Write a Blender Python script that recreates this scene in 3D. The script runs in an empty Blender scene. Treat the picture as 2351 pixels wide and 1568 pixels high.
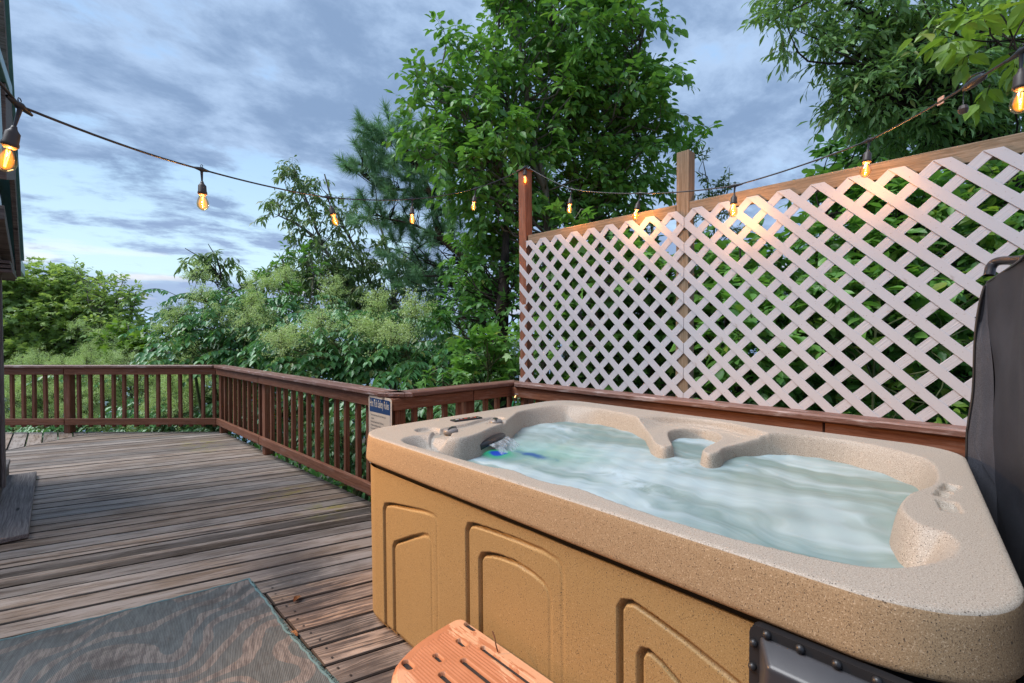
import bpy, bmesh, math, random
import numpy as np
from mathutils import Vector, Matrix
R = math.radians
SC = bpy.context.scene
COL = SC.collection
random.seed(7)
rng = np.random.default_rng(11)

# ------------------------------------------------------------------ camera
H = 1.38
YAW, PITCH = R(44.7), R(.86)
cam = bpy.data.cameras.new('camera'); camo = bpy.data.objects.new('camera', cam); COL.objects.link(camo)
camo.location = (0, 0, H); camo.rotation_euler = (R(90) - PITCH, 0, -YAW)
cam.sensor_width = 36; cam.lens = 1063 / 2351 * 36; cam.clip_start = .05; cam.clip_end = 60000
SC.camera = camo
FW = np.array([math.sin(YAW) * math.cos(PITCH), math.cos(YAW) * math.cos(PITCH), -math.sin(PITCH)])
RT = np.array([math.cos(YAW), -math.sin(YAW), 0.]); UP = np.cross(RT, FW)
def at(u, v, d):                      # survey helper: bearing (u, v) and distance d -> world point
    return np.array([0, 0, H]) + d * (FW + RT * (u - 1175.5) / 1063 - UP * (v - 784) / 1063)

# ------------------------------------------------------------------ world
SUN_EL, SUN_AZ = 54, -150             # soft light from behind the camera
world = bpy.data.worlds.new('World'); SC.world = world; world.use_nodes = True
W = world.node_tree; W.nodes.clear()
class NT:
    def __init__(s, t): s.t = t
    def n(s, typ, **k):
        nd = s.t.nodes.new(typ)
        for a, b in k.items():
            if a == 'ins':
                for i, val in b.items():
                    if isinstance(val, bpy.types.NodeSocket): s.t.links.new(val, nd.inputs[i])
                    else: nd.inputs[i].default_value = val
            else: setattr(nd, a, b)
        return nd
    def math(s, op, a, b=0., c=0., clamp=False):
        return s.n('ShaderNodeMath', operation=op, use_clamp=clamp, ins={0: a, 1: b, 2: c}).outputs[0]
    def vec(s, op, a, b=(0, 0, 0)):
        nd = s.n('ShaderNodeVectorMath', operation=op, ins={0: a, 1: b}); return nd.outputs['Value' if op in ('DOT_PRODUCT', 'LENGTH') else 0]
    def noise(s, v, scale=5., detail=4., rough=.5, dist=0.):
        return s.n('ShaderNodeTexNoise', ins={'Vector': v, 'Scale': scale, 'Detail': detail, 'Roughness': rough, 'Distortion': dist}).outputs['Fac']
    def ramp(s, f, a, b, o0=0., o1=1.):
        nd = s.n('ShaderNodeMapRange', interpolation_type='SMOOTHSTEP', ins={0: f, 1: a, 2: b, 3: o0, 4: o1}); return nd.outputs[0]
    def mix(s, f, a, b, blend='MIX'):
        nd = s.n('ShaderNodeMix', data_type='RGBA', blend_type=blend)
        for i, val in ((0, f), (6, a), (7, b)):
            if isinstance(val, bpy.types.NodeSocket): s.t.links.new(val, nd.inputs[i])
            else: nd.inputs[i].default_value = (*val, 1) if isinstance(val, tuple) and len(val) == 3 else val
        return nd.outputs[2]
    def mapping(s, v, sc=(1, 1, 1), rot=(0, 0, 0), loc=(0, 0, 0)):
        return s.n('ShaderNodeMapping', ins={'Vector': v, 'Scale': sc, 'Rotation': rot, 'Location': loc}).outputs[0]
w = NT(W)
tc = w.n('ShaderNodeTexCoord').outputs['Generated']
sep = w.n('ShaderNodeSeparateXYZ', ins={0: tc})
X, Y, Zc = sep.outputs
sky = w.n('ShaderNodeTexSky', sky_type='NISHITA', sun_disc=False, sun_elevation=R(14), sun_rotation=R(SUN_AZ), altitude=900, dust_density=1.2)
nish = w.mix(1., sky.outputs[0], (.075, .078, .078), 'MULTIPLY')
zz = w.math('ADD', w.math('MAXIMUM', Zc, 0.), .16)
flat = w.n('ShaderNodeCombineXYZ', ins={0: w.math('DIVIDE', X, zz), 1: w.math('DIVIDE', Y, zz), 2: 0.}).outputs[0]
pv = w.mapping(flat, sc=(.75, 1.0, 1), rot=(0, 0, R(28)), loc=(3.1, 1.7, 0))
n1 = w.noise(pv, 1.7, 10., .60, .25)
n2 = w.noise(w.mapping(flat, sc=(2.1, 2.5, 1), rot=(0, 0, R(20)), loc=(.4, 5.2, 1)), 1.5, 9., .62, .2)
n3 = w.noise(w.mapping(tc, sc=(2, 2, 9)), 2.3, 6., .55, .3)
lefty = w.vec('DOT_PRODUCT', tc, (-.12, .99, 0.))      # the clearing lies over the northern horizon
clear = w.math('MULTIPLY', w.ramp(lefty, .45, .95), w.ramp(Zc, .40, .17))
cov = w.math('ADD', n1, w.math('MULTIPLY', w.math('SUBTRACT', n2, .5), .45))
thr = w.math('ADD', .365, w.math('MULTIPLY', clear, .185))
cover = w.ramp(w.math('SUBTRACT', cov, thr), -.06, .08)
low = w.math('MULTIPLY', w.ramp(w.math('ADD', Zc, w.math('MULTIPLY', w.math('SUBTRACT', n3, .5), .12)), .125, .095), w.ramp(Zc, .012, .05))
cover = w.math('MAXIMUM', cover, w.math('MULTIPLY', low, .92))
bluec = w.mix(w.ramp(Zc, .45, .05), (.29, .47, .74), (.52, .70, .80))
bluec = w.mix(.12, bluec, nish)
cloudc = w.mix(w.ramp(w.math('ADD', n2, w.math('MULTIPLY', n1, .6)), .62, .94), (.325, .44, .62), (.175, .26, .41))
cloudc = w.mix(w.ramp(Zc, .30, .04), cloudc, w.mix(n3, (.22, .31, .49), (.30, .38, .55)))
skyc = w.mix(cover, bluec, cloudc)
peach = w.math('MULTIPLY', w.ramp(w.noise(w.mapping(tc, sc=(3, 3, 22)), 1.6, 5., .5, .2), .58, .68), w.math('MULTIPLY', w.ramp(Zc, .17, .1), w.ramp(Zc, .03, .06)))
skyc = w.mix(w.math('MULTIPLY', peach, .4), skyc, (.86, .74, .66))
skyc = w.mix(w.ramp(Zc, .045, .03), skyc, (.36, .50, .72))
bg = w.n('ShaderNodeBackground', ins={0: skyc, 1: 1.12})
w.n('ShaderNodeOutputWorld', ins={0: bg.outputs[0]})

sun = bpy.data.lights.new('sun', 'SUN'); suno = bpy.data.objects.new('sun', sun); COL.objects.link(suno)
sun.energy = 2.9; sun.angle = R(32); sun.color = (.97, .985, 1)
az = R(-112); el = R(SUN_EL)          # light arrives from behind-left of the camera, high
sdir = Vector((-.46, .30, .84))
suno.rotation_euler = (-sdir).to_track_quat('-Z', 'Y').to_euler()
SC.view_settings.view_transform = 'Standard'; SC.view_settings.look = 'None'
SC.view_settings.exposure = .42; SC.view_settings.gamma = 1; SC.view_settings.use_curve_mapping = False

ADDED_LANTERN = 300.
# ------------------------------------------------------------------ helpers
def tag(o, label=None, cat=None, group=None, kind=None):
    if label: o['label'] = label
    if cat: o['category'] = cat
    if group: o['group'] = group
    if kind: o['kind'] = kind
    return o
def empty(name, loc=(0, 0, 0), **k):
    o = bpy.data.objects.new(name, None); COL.objects.link(o); o.location = loc; o.empty_display_size = .1
    return tag(o, **k)
def link(name, me, mat=None, parent=None, M=None, **k):
    o = bpy.data.objects.new(name, me); COL.objects.link(o)
    if mat and not me.materials: me.materials.append(mat)
    if parent:
        o.parent = parent
        o.matrix_parent_inverse = pinv(parent)
    if M is not None: o.matrix_basis = M
    return tag(o, **k)
def wm(o):
    m = o.matrix_basis.copy()
    if o.parent: m = wm(o.parent) @ o.matrix_parent_inverse @ m
    return m
def pinv(p): return wm(p).inverted()
def npmesh(name, V, tris=None, quads=None, smooth=False):
    me = bpy.data.meshes.new(name); V = np.asarray(V, np.float32)
    me.vertices.add(len(V)); me.vertices.foreach_set('co', V.ravel())
    parts, tot, st = [], [], []
    if tris is not None and len(tris): tris = np.asarray(tris, np.int32); parts.append(tris.ravel()); tot.append(np.full(len(tris), 3))
    if quads is not None and len(quads): quads = np.asarray(quads, np.int32); parts.append(quads.ravel()); tot.append(np.full(len(quads), 4))
    L = np.concatenate(parts); T = np.concatenate(tot).astype(np.int32); S = np.concatenate([[0], np.cumsum(T)[:-1]]).astype(np.int32)
    me.loops.add(len(L)); me.loops.foreach_set('vertex_index', L.astype(np.int32))
    me.polygons.add(len(T)); me.polygons.foreach_set('loop_start', S); me.polygons.foreach_set('loop_total', T)
    if smooth: me.polygons.foreach_set('use_smooth', np.ones(len(T), bool))
    me.update(calc_edges=True); me.validate(); return me
def pmesh(name, V, F, smooth=False, bevel=0, seg=2):
    me = bpy.data.meshes.new(name); me.from_pydata([tuple(map(float, v)) for v in V], [], F)
    if bevel:
        bm = bmesh.new(); bm.from_mesh(me)
        bmesh.ops.bevel(bm, geom=bm.edges[:], offset=bevel, segments=seg, affect='EDGES', profile=.6, clamp_overlap=True)
        bm.to_mesh(me); bm.free()
    if smooth:
        for p in me.polygons: p.use_smooth = True
    me.update(); return me
def boxm(name, a, b, bevel=0., seg=1):
    (x0, y0, z0), (x1, y1, z1) = a, b
    V = [(x0, y0, z0), (x1, y0, z0), (x1, y1, z0), (x0, y1, z0), (x0, y0, z1), (x1, y0, z1), (x1, y1, z1), (x0, y1, z1)]
    return pmesh(name, V, [(0, 3, 2, 1), (4, 5, 6, 7), (0, 1, 5, 4), (1, 2, 6, 5), (2, 3, 7, 6), (3, 0, 4, 7)], bevel=bevel, seg=seg)
def board(name, p0, p1, wid, thk, mat, parent=None, up=(0, 0, 1), bevel=.003, cuts=(0, 0), **k):
    """a sawn board from p0 to p1: wid across, thk along up; local X is the grain; cuts shear the ends (mitres)"""
    p0, p1 = Vector(p0), Vector(p1); d = p1 - p0; L = d.length; d.normalize()
    s = Vector(up).cross(d).normalized(); n = d.cross(s)
    M = Matrix((d, s, n)).transposed().to_4x4(); M.translation = (p0 + p1) / 2
    h, a, b = L / 2, wid / 2, thk / 2; c0, c1 = cuts
    V = [(-h - c0 * a, -a, -b), (h - c1 * a, -a, -b), (h + c1 * a, a, -b), (-h + c0 * a, a, -b), (-h - c0 * a, -a, b), (h - c1 * a, -a, b), (h + c1 * a, a, b), (-h + c0 * a, a, b)]
    me = pmesh(name, V, [(0, 3, 2, 1), (4, 5, 6, 7), (0, 1, 5, 4), (1, 2, 6, 5), (2, 3, 7, 6), (3, 0, 4, 7)], bevel=bevel, seg=1)
    return link(name, me, mat, parent, M, **k)
def tube(paths, radii, sides=5):
    """one mesh (V, Q) of tapered tubes along polylines"""
    Vs, Qs, off = [], [], 0
    ang = np.arange(sides) * 2 * np.pi / sides; ca, sa = np.cos(ang), np.sin(ang)
    for P, r in zip(paths, radii):
        P = np.asarray(P, float); n = len(P); r = np.broadcast_to(np.asarray(r, float), (n,))
        T = np.gradient(P, axis=0); T /= np.linalg.norm(T, axis=1)[:, None] + 1e-9
        ref = np.array([.31, .22, .93]) if abs(T[0] @ np.array([.31, .22, .93])) < .9 else np.array([1., 0, 0])
        A = np.cross(T, ref); A /= np.linalg.norm(A, axis=1)[:, None] + 1e-9; B = np.cross(T, A)
        V = P[:, None] + r[:, None, None] * (A[:, None] * ca[None, :, None] + B[:, None] * sa[None, :, None])
        Vs.append(V.reshape(-1, 3))
        i = np.arange(n - 1)[:, None] * sides; j = np.arange(sides)[None]; jn = (j + 1) % sides
        Qs.append(np.stack([i + j, i + jn, i + sides + jn, i + sides + j], -1).reshape(-1, 4) + off); off += n * sides
    return np.concatenate(Vs), np.concatenate(Qs)
def tubeobj(name, paths, radii, mat, parent=None, sides=8, caps=False, **k):
    V, Q = tube(paths, radii, sides); return link(name, npmesh(name, V, quads=Q, smooth=True), mat, parent, **k)
def lathe(prof, n=24):
    V, F = [], []
    for r, z in prof: V += [(r * math.cos(2 * math.pi * i / n), r * math.sin(2 * math.pi * i / n), z) for i in range(n)]
    for k in range(len(prof) - 1):
        for i in range(n): j = (i + 1) % n; F.append((k * n + i, k * n + j, (k + 1) * n + j, (k + 1) * n + i))
    if prof[0][0] > 1e-4: F.append(tuple(range(n))[::-1])
    if prof[-1][0] > 1e-4: F.append(tuple((len(prof) - 1) * n + i for i in range(n)))
    return V, F
def spline(P, n=8):
    P = [np.asarray(p, float) for p in P]; P = [2 * P[0] - P[1]] + P + [2 * P[-1] - P[-2]]; out = []
    for i in range(1, len(P) - 2):
        for t in np.linspace(0, 1, n, endpoint=False):
            a, b, c, d = P[i - 1:i + 3]
            out.append(.5 * (2 * b + (c - a) * t + (2 * a - 5 * b + 4 * c - d) * t * t + (3 * b - a - 3 * c + d) * t ** 3))
    out.append(P[-2]); return np.array(out)
def closed(P, n=6):
    P = np.asarray(P, float); m = len(P); out = []
    for i in range(m):
        a, b, c, d = P[i - 1], P[i], P[(i + 1) % m], P[(i + 2) % m]
        for t in np.linspace(0, 1, n, endpoint=False):
            out.append(.5 * (2 * b + (c - a) * t + (2 * a - 5 * b + 4 * c - d) * t * t + (3 * b - a - 3 * c + d) * t ** 3))
    return np.array(out)
def rounded(pts, rad, n=10):
    out = []; m = len(pts)
    for i in range(m):
        p = np.array(pts[i], float); a = np.array(pts[i - 1], float) - p; b = np.array(pts[(i + 1) % m], float) - p
        a /= np.linalg.norm(a); b /= np.linalg.norm(b); r = rad[i]
        t0, t1 = p + a * r, p + b * r
        for t in np.linspace(0, 1, n): out.append((1 - t) ** 2 * t0 + 2 * t * (1 - t) * (p * .82 + (t0 + t1) / 2 * .18) + t * t * t1)
    return np.array(out)
def sdf(P, poly):
    """signed distance, negative inside"""
    P = np.asarray(P, float); d = np.full(len(P), 1e9); ins = np.zeros(len(P), bool); n = len(poly)
    for i in range(n):
        a, b = poly[i], poly[(i + 1) % n]; e = b - a; q = P - a
        t = np.clip((q @ e) / (e @ e + 1e-12), 0, 1); d = np.minimum(d, np.hypot(*(q - t[:, None] * e).T))
        c = ((a[1] > P[:, 1]) != (b[1] > P[:, 1])) & (P[:, 0] < (b[0] - a[0]) * (P[:, 1] - a[1]) / (b[1] - a[1] + 1e-12) + a[0]); ins ^= c
    return np.where(ins, -d, d)
def sm(x, a, b):
    t = np.clip((x - a) / (b - a), 0, 1); return t * t * (3 - 2 * t)
def offset(poly, o):
    """move each point of a CCW outline outwards by o"""
    nx = np.roll(poly, -1, 0) - np.roll(poly, 1, 0); nx /= np.linalg.norm(nx, axis=1)[:, None]
    return poly + np.stack([nx[:, 1], -nx[:, 0]], -1) * np.asarray(o)[..., None]

# ------------------------------------------------------------------ materials
def mat(name):
    m = bpy.data.materials.new(name); m.use_nodes = True; m.node_tree.nodes.clear(); return m, NT(m.node_tree)
def finish(n, bsdf): n.n('ShaderNodeOutputMaterial', ins={0: bsdf})
def plain(name, c, rough=.5, metal=0., var=.12, scale=30., bump=.0, spec=.5):
    m, n = mat(name); tcn = n.n('ShaderNodeTexCoord').outputs['Object']
    f = n.noise(tcn, scale, 5., .6); col = n.mix(f, tuple(x * (1 - var * 2) for x in c), tuple(min(1, x * (1 + var * 2)) for x in c))
    b = n.n('ShaderNodeBsdfPrincipled', ins={'Base Color': col, 'Roughness': rough, 'Metallic': metal, 'Specular IOR Level': spec})
    if bump: n.t.links.new(n.n('ShaderNodeBump', ins={'Strength': bump, 'Distance': .002, 'Height': f}).outputs[0], b.inputs['Normal'])
    finish(n, b.outputs[0]); return m
def wood(name, dark, light, wear=None, wearamt=.3, rough=.7, grain=1., bump=.5, knots=True, spec=.25):
    """sawn timber: local X along the grain"""
    m, n = mat(name); tcn = n.n('ShaderNodeTexCoord').outputs['Object']
    rnd = n.n('ShaderNodeObjectInfo').outputs['Random']
    off = n.n('ShaderNodeCombineXYZ', ins={0: n.math('MULTIPLY', rnd, 37.), 1: n.math('MULTIPLY', rnd, 91.), 2: n.math('MULTIPLY', rnd, 53.)}).outputs[0]
    p = n.vec('ADD', tcn, off)
    warp = n.noise(n.mapping(p, sc=(1.2, 5, 5)), 2., 3., .5)
    q = n.vec('ADD', p, n.n('ShaderNodeCombineXYZ', ins={0: 0., 1: n.math('MULTIPLY', warp, .06), 2: 0.}).outputs[0])
    g1 = n.noise(n.mapping(q, sc=(1.1 * grain, 42 * grain, 42 * grain)), 2.2, 6., .68)
    g2 = n.noise(n.mapping(q, sc=(3., 170, 170)), 2., 3., .6)
    blotch = n.noise(n.mapping(p, sc=(1.3, 6, 6)), 1.6, 4., .6)
    base = n.mix(n.ramp(g1, .32, .68), dark, light)
    base = n.mix(n.math('MULTIPLY', n.ramp(g2, .42, .7), .35), base, tuple(x * .55 for x in dark))
    base = n.mix(n.math('MULTIPLY', n.math('SUBTRACT', blotch, .5), 1.1, clamp=True), base, tuple(x * .5 for x in dark))
    if wear: base = n.mix(n.math('MULTIPLY', n.ramp(n.noise(n.mapping(p, sc=(1.6, 11, 11)), 2.6, 6., .66), .52, .68), wearamt), base, wear)
    if knots:
        vo = n.n('ShaderNodeTexVoronoi', ins={'Vector': n.mapping(q, sc=(1.6, 6.5, 6.5)), 'Scale': 1.}).outputs['Distance']
        base = n.mix(n.ramp(vo, .10, .05), base, tuple(x * .35 for x in dark))
    hsv = n.n('ShaderNodeHueSaturation', ins={'Value': n.math('ADD', .82, n.math('MULTIPLY', rnd, .36)), 'Color': base}).outputs[0]
    b = n.n('ShaderNodeBsdfPrincipled', ins={'Base Color': hsv, 'Roughness': rough, 'Specular IOR Level': spec})
    h = n.math('ADD', g1, n.math('MULTIPLY', g2, .5))
    n.t.links.new(n.n('ShaderNodeBump', ins={'Strength': bump, 'Distance': .003, 'Height': h}).outputs[0], b.inputs['Normal'])
    finish(n, b.outputs[0]); return m
M_rail = wood('stained_cedar', (.150, .054, .028), (.265, .112, .064), wear=(.33, .22, .18), wearamt=.30, rough=.62, bump=.4, knots=False)
M_cap = wood('stained_cap', (.15, .068, .048), (.25, .130, .100), wear=(.45, .37, .35), wearamt=.75, rough=.5, bump=.5, spec=.4)
M_green_wood = wood('treated_pine', (.17, .118, .070), (.29, .215, .145), rough=.65, bump=.4)
M_old = wood('old_timber', (.10, .085, .08), (.25, .22, .21), rough=.8, bump=.7)
M_trim = wood('dark_trim', (.11, .08, .072), (.21, .165, .15), rough=.7, bump=.4, knots=False)

def deckmat():
    m, n = mat('weathered_deck'); tco = n.n('ShaderNodeTexCoord').outputs['Object']
    info = n.n('ShaderNodeObjectInfo'); rnd = info.outputs['Random']; wp = n.n('ShaderNodeNewGeometry').outputs['Position']
    off = n.n('ShaderNodeCombineXYZ', ins={0: n.math('MULTIPLY', rnd, 37.), 1: n.math('MULTIPLY', rnd, 91.), 2: 0.}).outputs[0]
    p = n.vec('ADD', tco, off)
    warp = n.noise(n.mapping(p, sc=(1.1, 4, 4)), 1.8, 3., .5)
    q = n.vec('ADD', p, n.n('ShaderNodeCombineXYZ', ins={0: 0., 1: n.math('MULTIPLY', warp, .085), 2: 0.}).outputs[0])
    g1 = n.noise(n.mapping(q, sc=(1.0, 34, 34)), 2.6, 6., .7)
    g2 = n.noise(n.mapping(q, sc=(2.4, 120, 120)), 2., 3., .6)
    worn = n.noise(n.mapping(p, sc=(1.5, 8, 8)), 1.9, 7., .68)
    base = n.mix(n.ramp(g1, .25, .75), (.175, .122, .088), (.29, .228, .183))
    base = n.mix(n.math('MULTIPLY', n.ramp(worn, .36, .60), .8), base, (.36, .30, .262))
    base = n.mix(n.math('MULTIPLY', n.ramp(worn, .56, .44), n.ramp(g1, .52, .36)), base, (.085, .06, .048))
    base = n.mix(n.math('MULTIPLY', n.ramp(g2, .50, .70), .4), base, (.07, .055, .05))
    # black mildew: heavy beside the tub and in front of the rug, patches by the railing
    sp = n.n('ShaderNodeSeparateXYZ', ins={0: wp}); big = n.noise(n.mapping(wp, sc=(1, 1, 1), rot=(0, 0, R(17))), 1.5, 6., .65, .4)
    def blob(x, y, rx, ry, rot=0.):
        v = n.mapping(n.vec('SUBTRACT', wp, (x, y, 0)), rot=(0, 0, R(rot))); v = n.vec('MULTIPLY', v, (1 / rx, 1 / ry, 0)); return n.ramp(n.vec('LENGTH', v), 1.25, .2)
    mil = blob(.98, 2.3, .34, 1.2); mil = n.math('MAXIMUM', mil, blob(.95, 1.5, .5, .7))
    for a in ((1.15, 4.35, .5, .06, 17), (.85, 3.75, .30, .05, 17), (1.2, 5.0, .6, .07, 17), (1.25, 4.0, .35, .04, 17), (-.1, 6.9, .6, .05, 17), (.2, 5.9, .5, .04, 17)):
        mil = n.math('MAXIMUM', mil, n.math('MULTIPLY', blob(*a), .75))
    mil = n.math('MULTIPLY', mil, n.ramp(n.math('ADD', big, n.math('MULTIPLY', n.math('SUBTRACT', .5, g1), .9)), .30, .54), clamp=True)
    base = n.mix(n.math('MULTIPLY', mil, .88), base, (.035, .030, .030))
    scat = n.math('MULTIPLY', n.ramp(n.noise(n.mapping(p, sc=(.9, 3.5, 3.5)), 1.7, 6., .7), .54, .66), n.ramp(g1, .60, .40)); base = n.mix(n.math('MULTIPLY', scat, .70), base, (.055, .042, .036))
    alg = n.math('MAXIMUM', blob(1.45, 4.25, .22, .16), n.math('MAXIMUM', blob(1.5, 3.6, .2, .28), blob(1.3, 6.8, .25, .5)))
    base = n.mix(n.math('MULTIPLY', n.math('MULTIPLY', alg, n.ramp(n.noise(wp, 9., 5., .6), .45, .62)), .55), base, (.28, .25, .05))
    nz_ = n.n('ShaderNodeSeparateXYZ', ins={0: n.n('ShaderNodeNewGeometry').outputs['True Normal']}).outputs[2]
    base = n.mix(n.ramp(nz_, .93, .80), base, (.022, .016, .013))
    hsv = n.n('ShaderNodeHueSaturation', ins={'Saturation': n.math('ADD', .75, n.math('MULTIPLY', n.math('FRACT', n.math('MULTIPLY', rnd, 7.3)), .75)), 'Value': n.math('ADD', .72, n.math('MULTIPLY', rnd, .56)), 'Color': base}).outputs[0]
    b = n.n('ShaderNodeBsdfPrincipled', ins={'Base Color': hsv, 'Roughness': n.ramp(worn, .3, .7, .62, .48), 'Specular IOR Level': .35})
    n.t.links.new(n.n('ShaderNodeBump', ins={'Strength': .75, 'Distance': .004, 'Height': n.math('ADD', g1, n.math('MULTIPLY', g2, .5))}).outputs[0], b.inputs['Normal'])
    finish(n, b.outputs[0]); return m
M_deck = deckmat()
def granite(nm, ca, cb, cc, sc=420.):
    m, n = mat(nm); tco = n.n('ShaderNodeTexCoord').outputs['Object']
    s1 = n.noise(tco, sc, 2., .6); s2 = n.noise(tco, 300., 2., .6); s3 = n.noise(tco, 260., 1., .5)
    base = n.mix(n.ramp(s1, .3, .7), ca, cb)
    base = n.mix(n.ramp(s3, .62, .70), base, cc); base = n.mix(n.ramp(s2, .61, .66), base, (.05, .038, .03))
    base = n.mix(n.math('MULTIPLY', n.noise(tco, 3., 4., .6), .2), base, ca)
    b = n.n('ShaderNodeBsdfPrincipled', ins={'Base Color': base, 'Roughness': .5, 'Specular IOR Level': .35})
    n.t.links.new(n.n('ShaderNodeBump', ins={'Strength': .35, 'Distance': .0012, 'Height': n.noise(tco, 300., 3., .6)}).outputs[0], b.inputs['Normal'])
    finish(n, b.outputs[0]); return m
M_shell = granite('speckled_shell', (.29, .245, .195), (.45, .40, .34), (.54, .48, .41))
M_cabinet = granite('warm_lit_cabinet', (.30, .19, .075), (.40, .27, .12), (.47, .335, .17), 620.)  # golden tan with warm lamp light tinted into the colour
M_fascia = granite('warm_lit_rim_edge', (.28, .185, .10), (.42, .295, .175), (.54, .40, .26))  # shell colour with the warm lamp light of the front tinted in
def latticemat(name, grooves):
    m, n = mat(name); tco = n.n('ShaderNodeTexCoord').outputs['Object']
    dirt = n.noise(tco, 14., 6., .7); base = n.mix(n.ramp(dirt, .60, .74), (.50, .49, .515), (.35, .31, .29))
    spk = n.noise(tco, 120., 2., .5); base = n.mix(n.ramp(spk, .70, .76), base, (.25, .18, .14))
    b = n.n('ShaderNodeBsdfPrincipled', ins={'Base Color': base, 'Roughness': .5, 'Specular IOR Level': .4})
    if grooves:
        h = n.noise(n.mapping(tco, sc=(4, 150, 10)), 1.6, 2., .5)
    else: h = n.noise(tco, 600., 2., .5)
    n.t.links.new(n.n('ShaderNodeBump', ins={'Strength': .8 if grooves else .12, 'Distance': .003, 'Height': h}).outputs[0], b.inputs['Normal'])
    finish(n, b.outputs[0]); return m
M_lat, M_lat_groove = latticemat('lattice_vinyl', False), latticemat('grooved_lattice_vinyl', True)
M_black = plain('black_plastic', (.018, .018, .02), .38, bump=.1)
M_cord = plain('black_rubber', (.022, .022, .026), .42)
M_socket = plain('bakelite', (.05, .035, .03), .5)
M_teal = plain('teal_metal', (.09, .26, .27), .35, .1, spec=.6)
M_brass = plain('brass', (.5, .3, .12), .3, 1.)
M_hose = plain('green_hose', (.02, .22, .08), .4)
M_steel = plain('steel', (.5, .5, .5), .35, 1.)
M_dirt = plain('leaf_litter', (.05, .04, .022), .95, var=.3, scale=3., bump=.5)
def fabric(name, c, sc=260.):
    m, n = mat(name); tco = n.n('ShaderNodeTexCoord').outputs['Object']
    wf = n.noise(tco, sc, 2., .6); dust = n.noise(tco, 4., 5., .6)
    col = n.mix(n.ramp(wf, .35, .65), tuple(x * .75 for x in c), tuple(x * 1.25 for x in c)); col = n.mix(n.math('MULTIPLY', n.ramp(dust, .45, .8), .4), col, tuple(x * 2. + .02 for x in c))
    b = n.n('ShaderNodeBsdfPrincipled', ins={'Base Color': col, 'Roughness': .6, 'Specular IOR Level': .35})
    n.t.links.new(n.n('ShaderNodeBump', ins={'Strength': .3, 'Distance': .001, 'Height': wf}).outputs[0], b.inputs['Normal'])
    finish(n, b.outputs[0]); return m
M_cover = fabric('black_mesh_fabric', (.022, .025, .034)); M_fold = fabric('grey_mesh_fabric', (.050, .054, .068))
def leafmat(name, c, c2, trans=.30, rough=.42, hue=.0):
    m, n = mat(name); g = n.n('ShaderNodeNewGeometry'); ri = g.outputs['Random Per Island']; wp = g.outputs['Position']
    oi = n.n('ShaderNodeObjectInfo').outputs['Random']
    f = n.math('FRACT', n.math('ADD', ri, oi)); big = n.noise(wp, 1.1, 3., .6)
    col = n.mix(n.math('ADD', n.math('MULTIPLY', f, .6), n.math('MULTIPLY', n.ramp(big, .35, .68), .5), clamp=True), c, c2)
    col = n.mix(n.math('MULTIPLY', n.ramp(f, .955, .96), .6), col, (.25, .22, .03))
    back = n.mix(.45, col, tuple(min(1, x * 1.5 + .02) for x in c2)); col2 = n.mix(g.outputs['Backfacing'], col, back)
    b = n.n('ShaderNodeBsdfPrincipled', ins={'Base Color': col2, 'Roughness': rough, 'Specular IOR Level': .45})
    t = n.n('ShaderNodeBsdfTranslucent', ins={0: n.mix(.5, col, (c2[0] * 1.5, c2[1] * 1.6, c2[2] * .5))})
    finish(n, n.n('ShaderNodeMixShader', ins={0: trans, 1: b.outputs[0], 2: t.outputs[0]}).outputs[0]); return m
L_tree = leafmat('leaf_mid_green', (.065, .180, .045), (.19, .39, .075))
L_dark = leafmat('leaf_deep_green', (.050, .150, .045), (.14, .32, .080))
L_blue = leafmat('leaf_blue_green', (.060, .185, .070), (.17, .36, .14), .2, .35)
L_olive = leafmat('leaf_olive', (.085, .155, .060), (.20, .30, .11))
L_lime = leafmat('leaf_yellow_green', (.085, .19, .03), (.24, .38, .06), .35)
L_maple = leafmat('leaf_pale_green', (.17, .28, .085), (.42, .54, .19), .35)
L_cherry = leafmat('leaf_cherry', (.095, .21, .075), (.24, .40, .14), .3)
L_flower = leafmat('panicle_blossom', (.38, .53, .22), (.58, .70, .33), .3, .7)
L_pine = leafmat('pine_needle', (.11, .23, .12), (.24, .42, .22), .15, .5)
def bark(name, a, b_, sc=14.):
    m, n = mat(name); tco = n.n('ShaderNodeTexCoord').outputs['Object']
    f = n.noise(n.mapping(tco, sc=(1, 1, .25)), sc, 7., .7, .3)
    b = n.n('ShaderNodeBsdfPrincipled', ins={'Base Color': n.mix(n.ramp(f, .35, .65), a, b_), 'Roughness': .9, 'Specular IOR Level': .2})
    n.t.links.new(n.n('ShaderNodeBump', ins={'Strength': .8, 'Distance': .02, 'Height': f}).outputs[0], b.inputs['Normal']); finish(n, b.outputs[0]); return m
B_grey, B_dark, B_pine = bark('grey_bark', (.10, .085, .065), (.26, .23, .19)), bark('dark_bark', (.018, .015, .013), (.07, .055, .045)), bark('pine_bark', (.06, .035, .025), (.20, .115, .08))
B_green = bark('green_stem', (.05, .07, .03), (.16, .17, .07))
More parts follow.
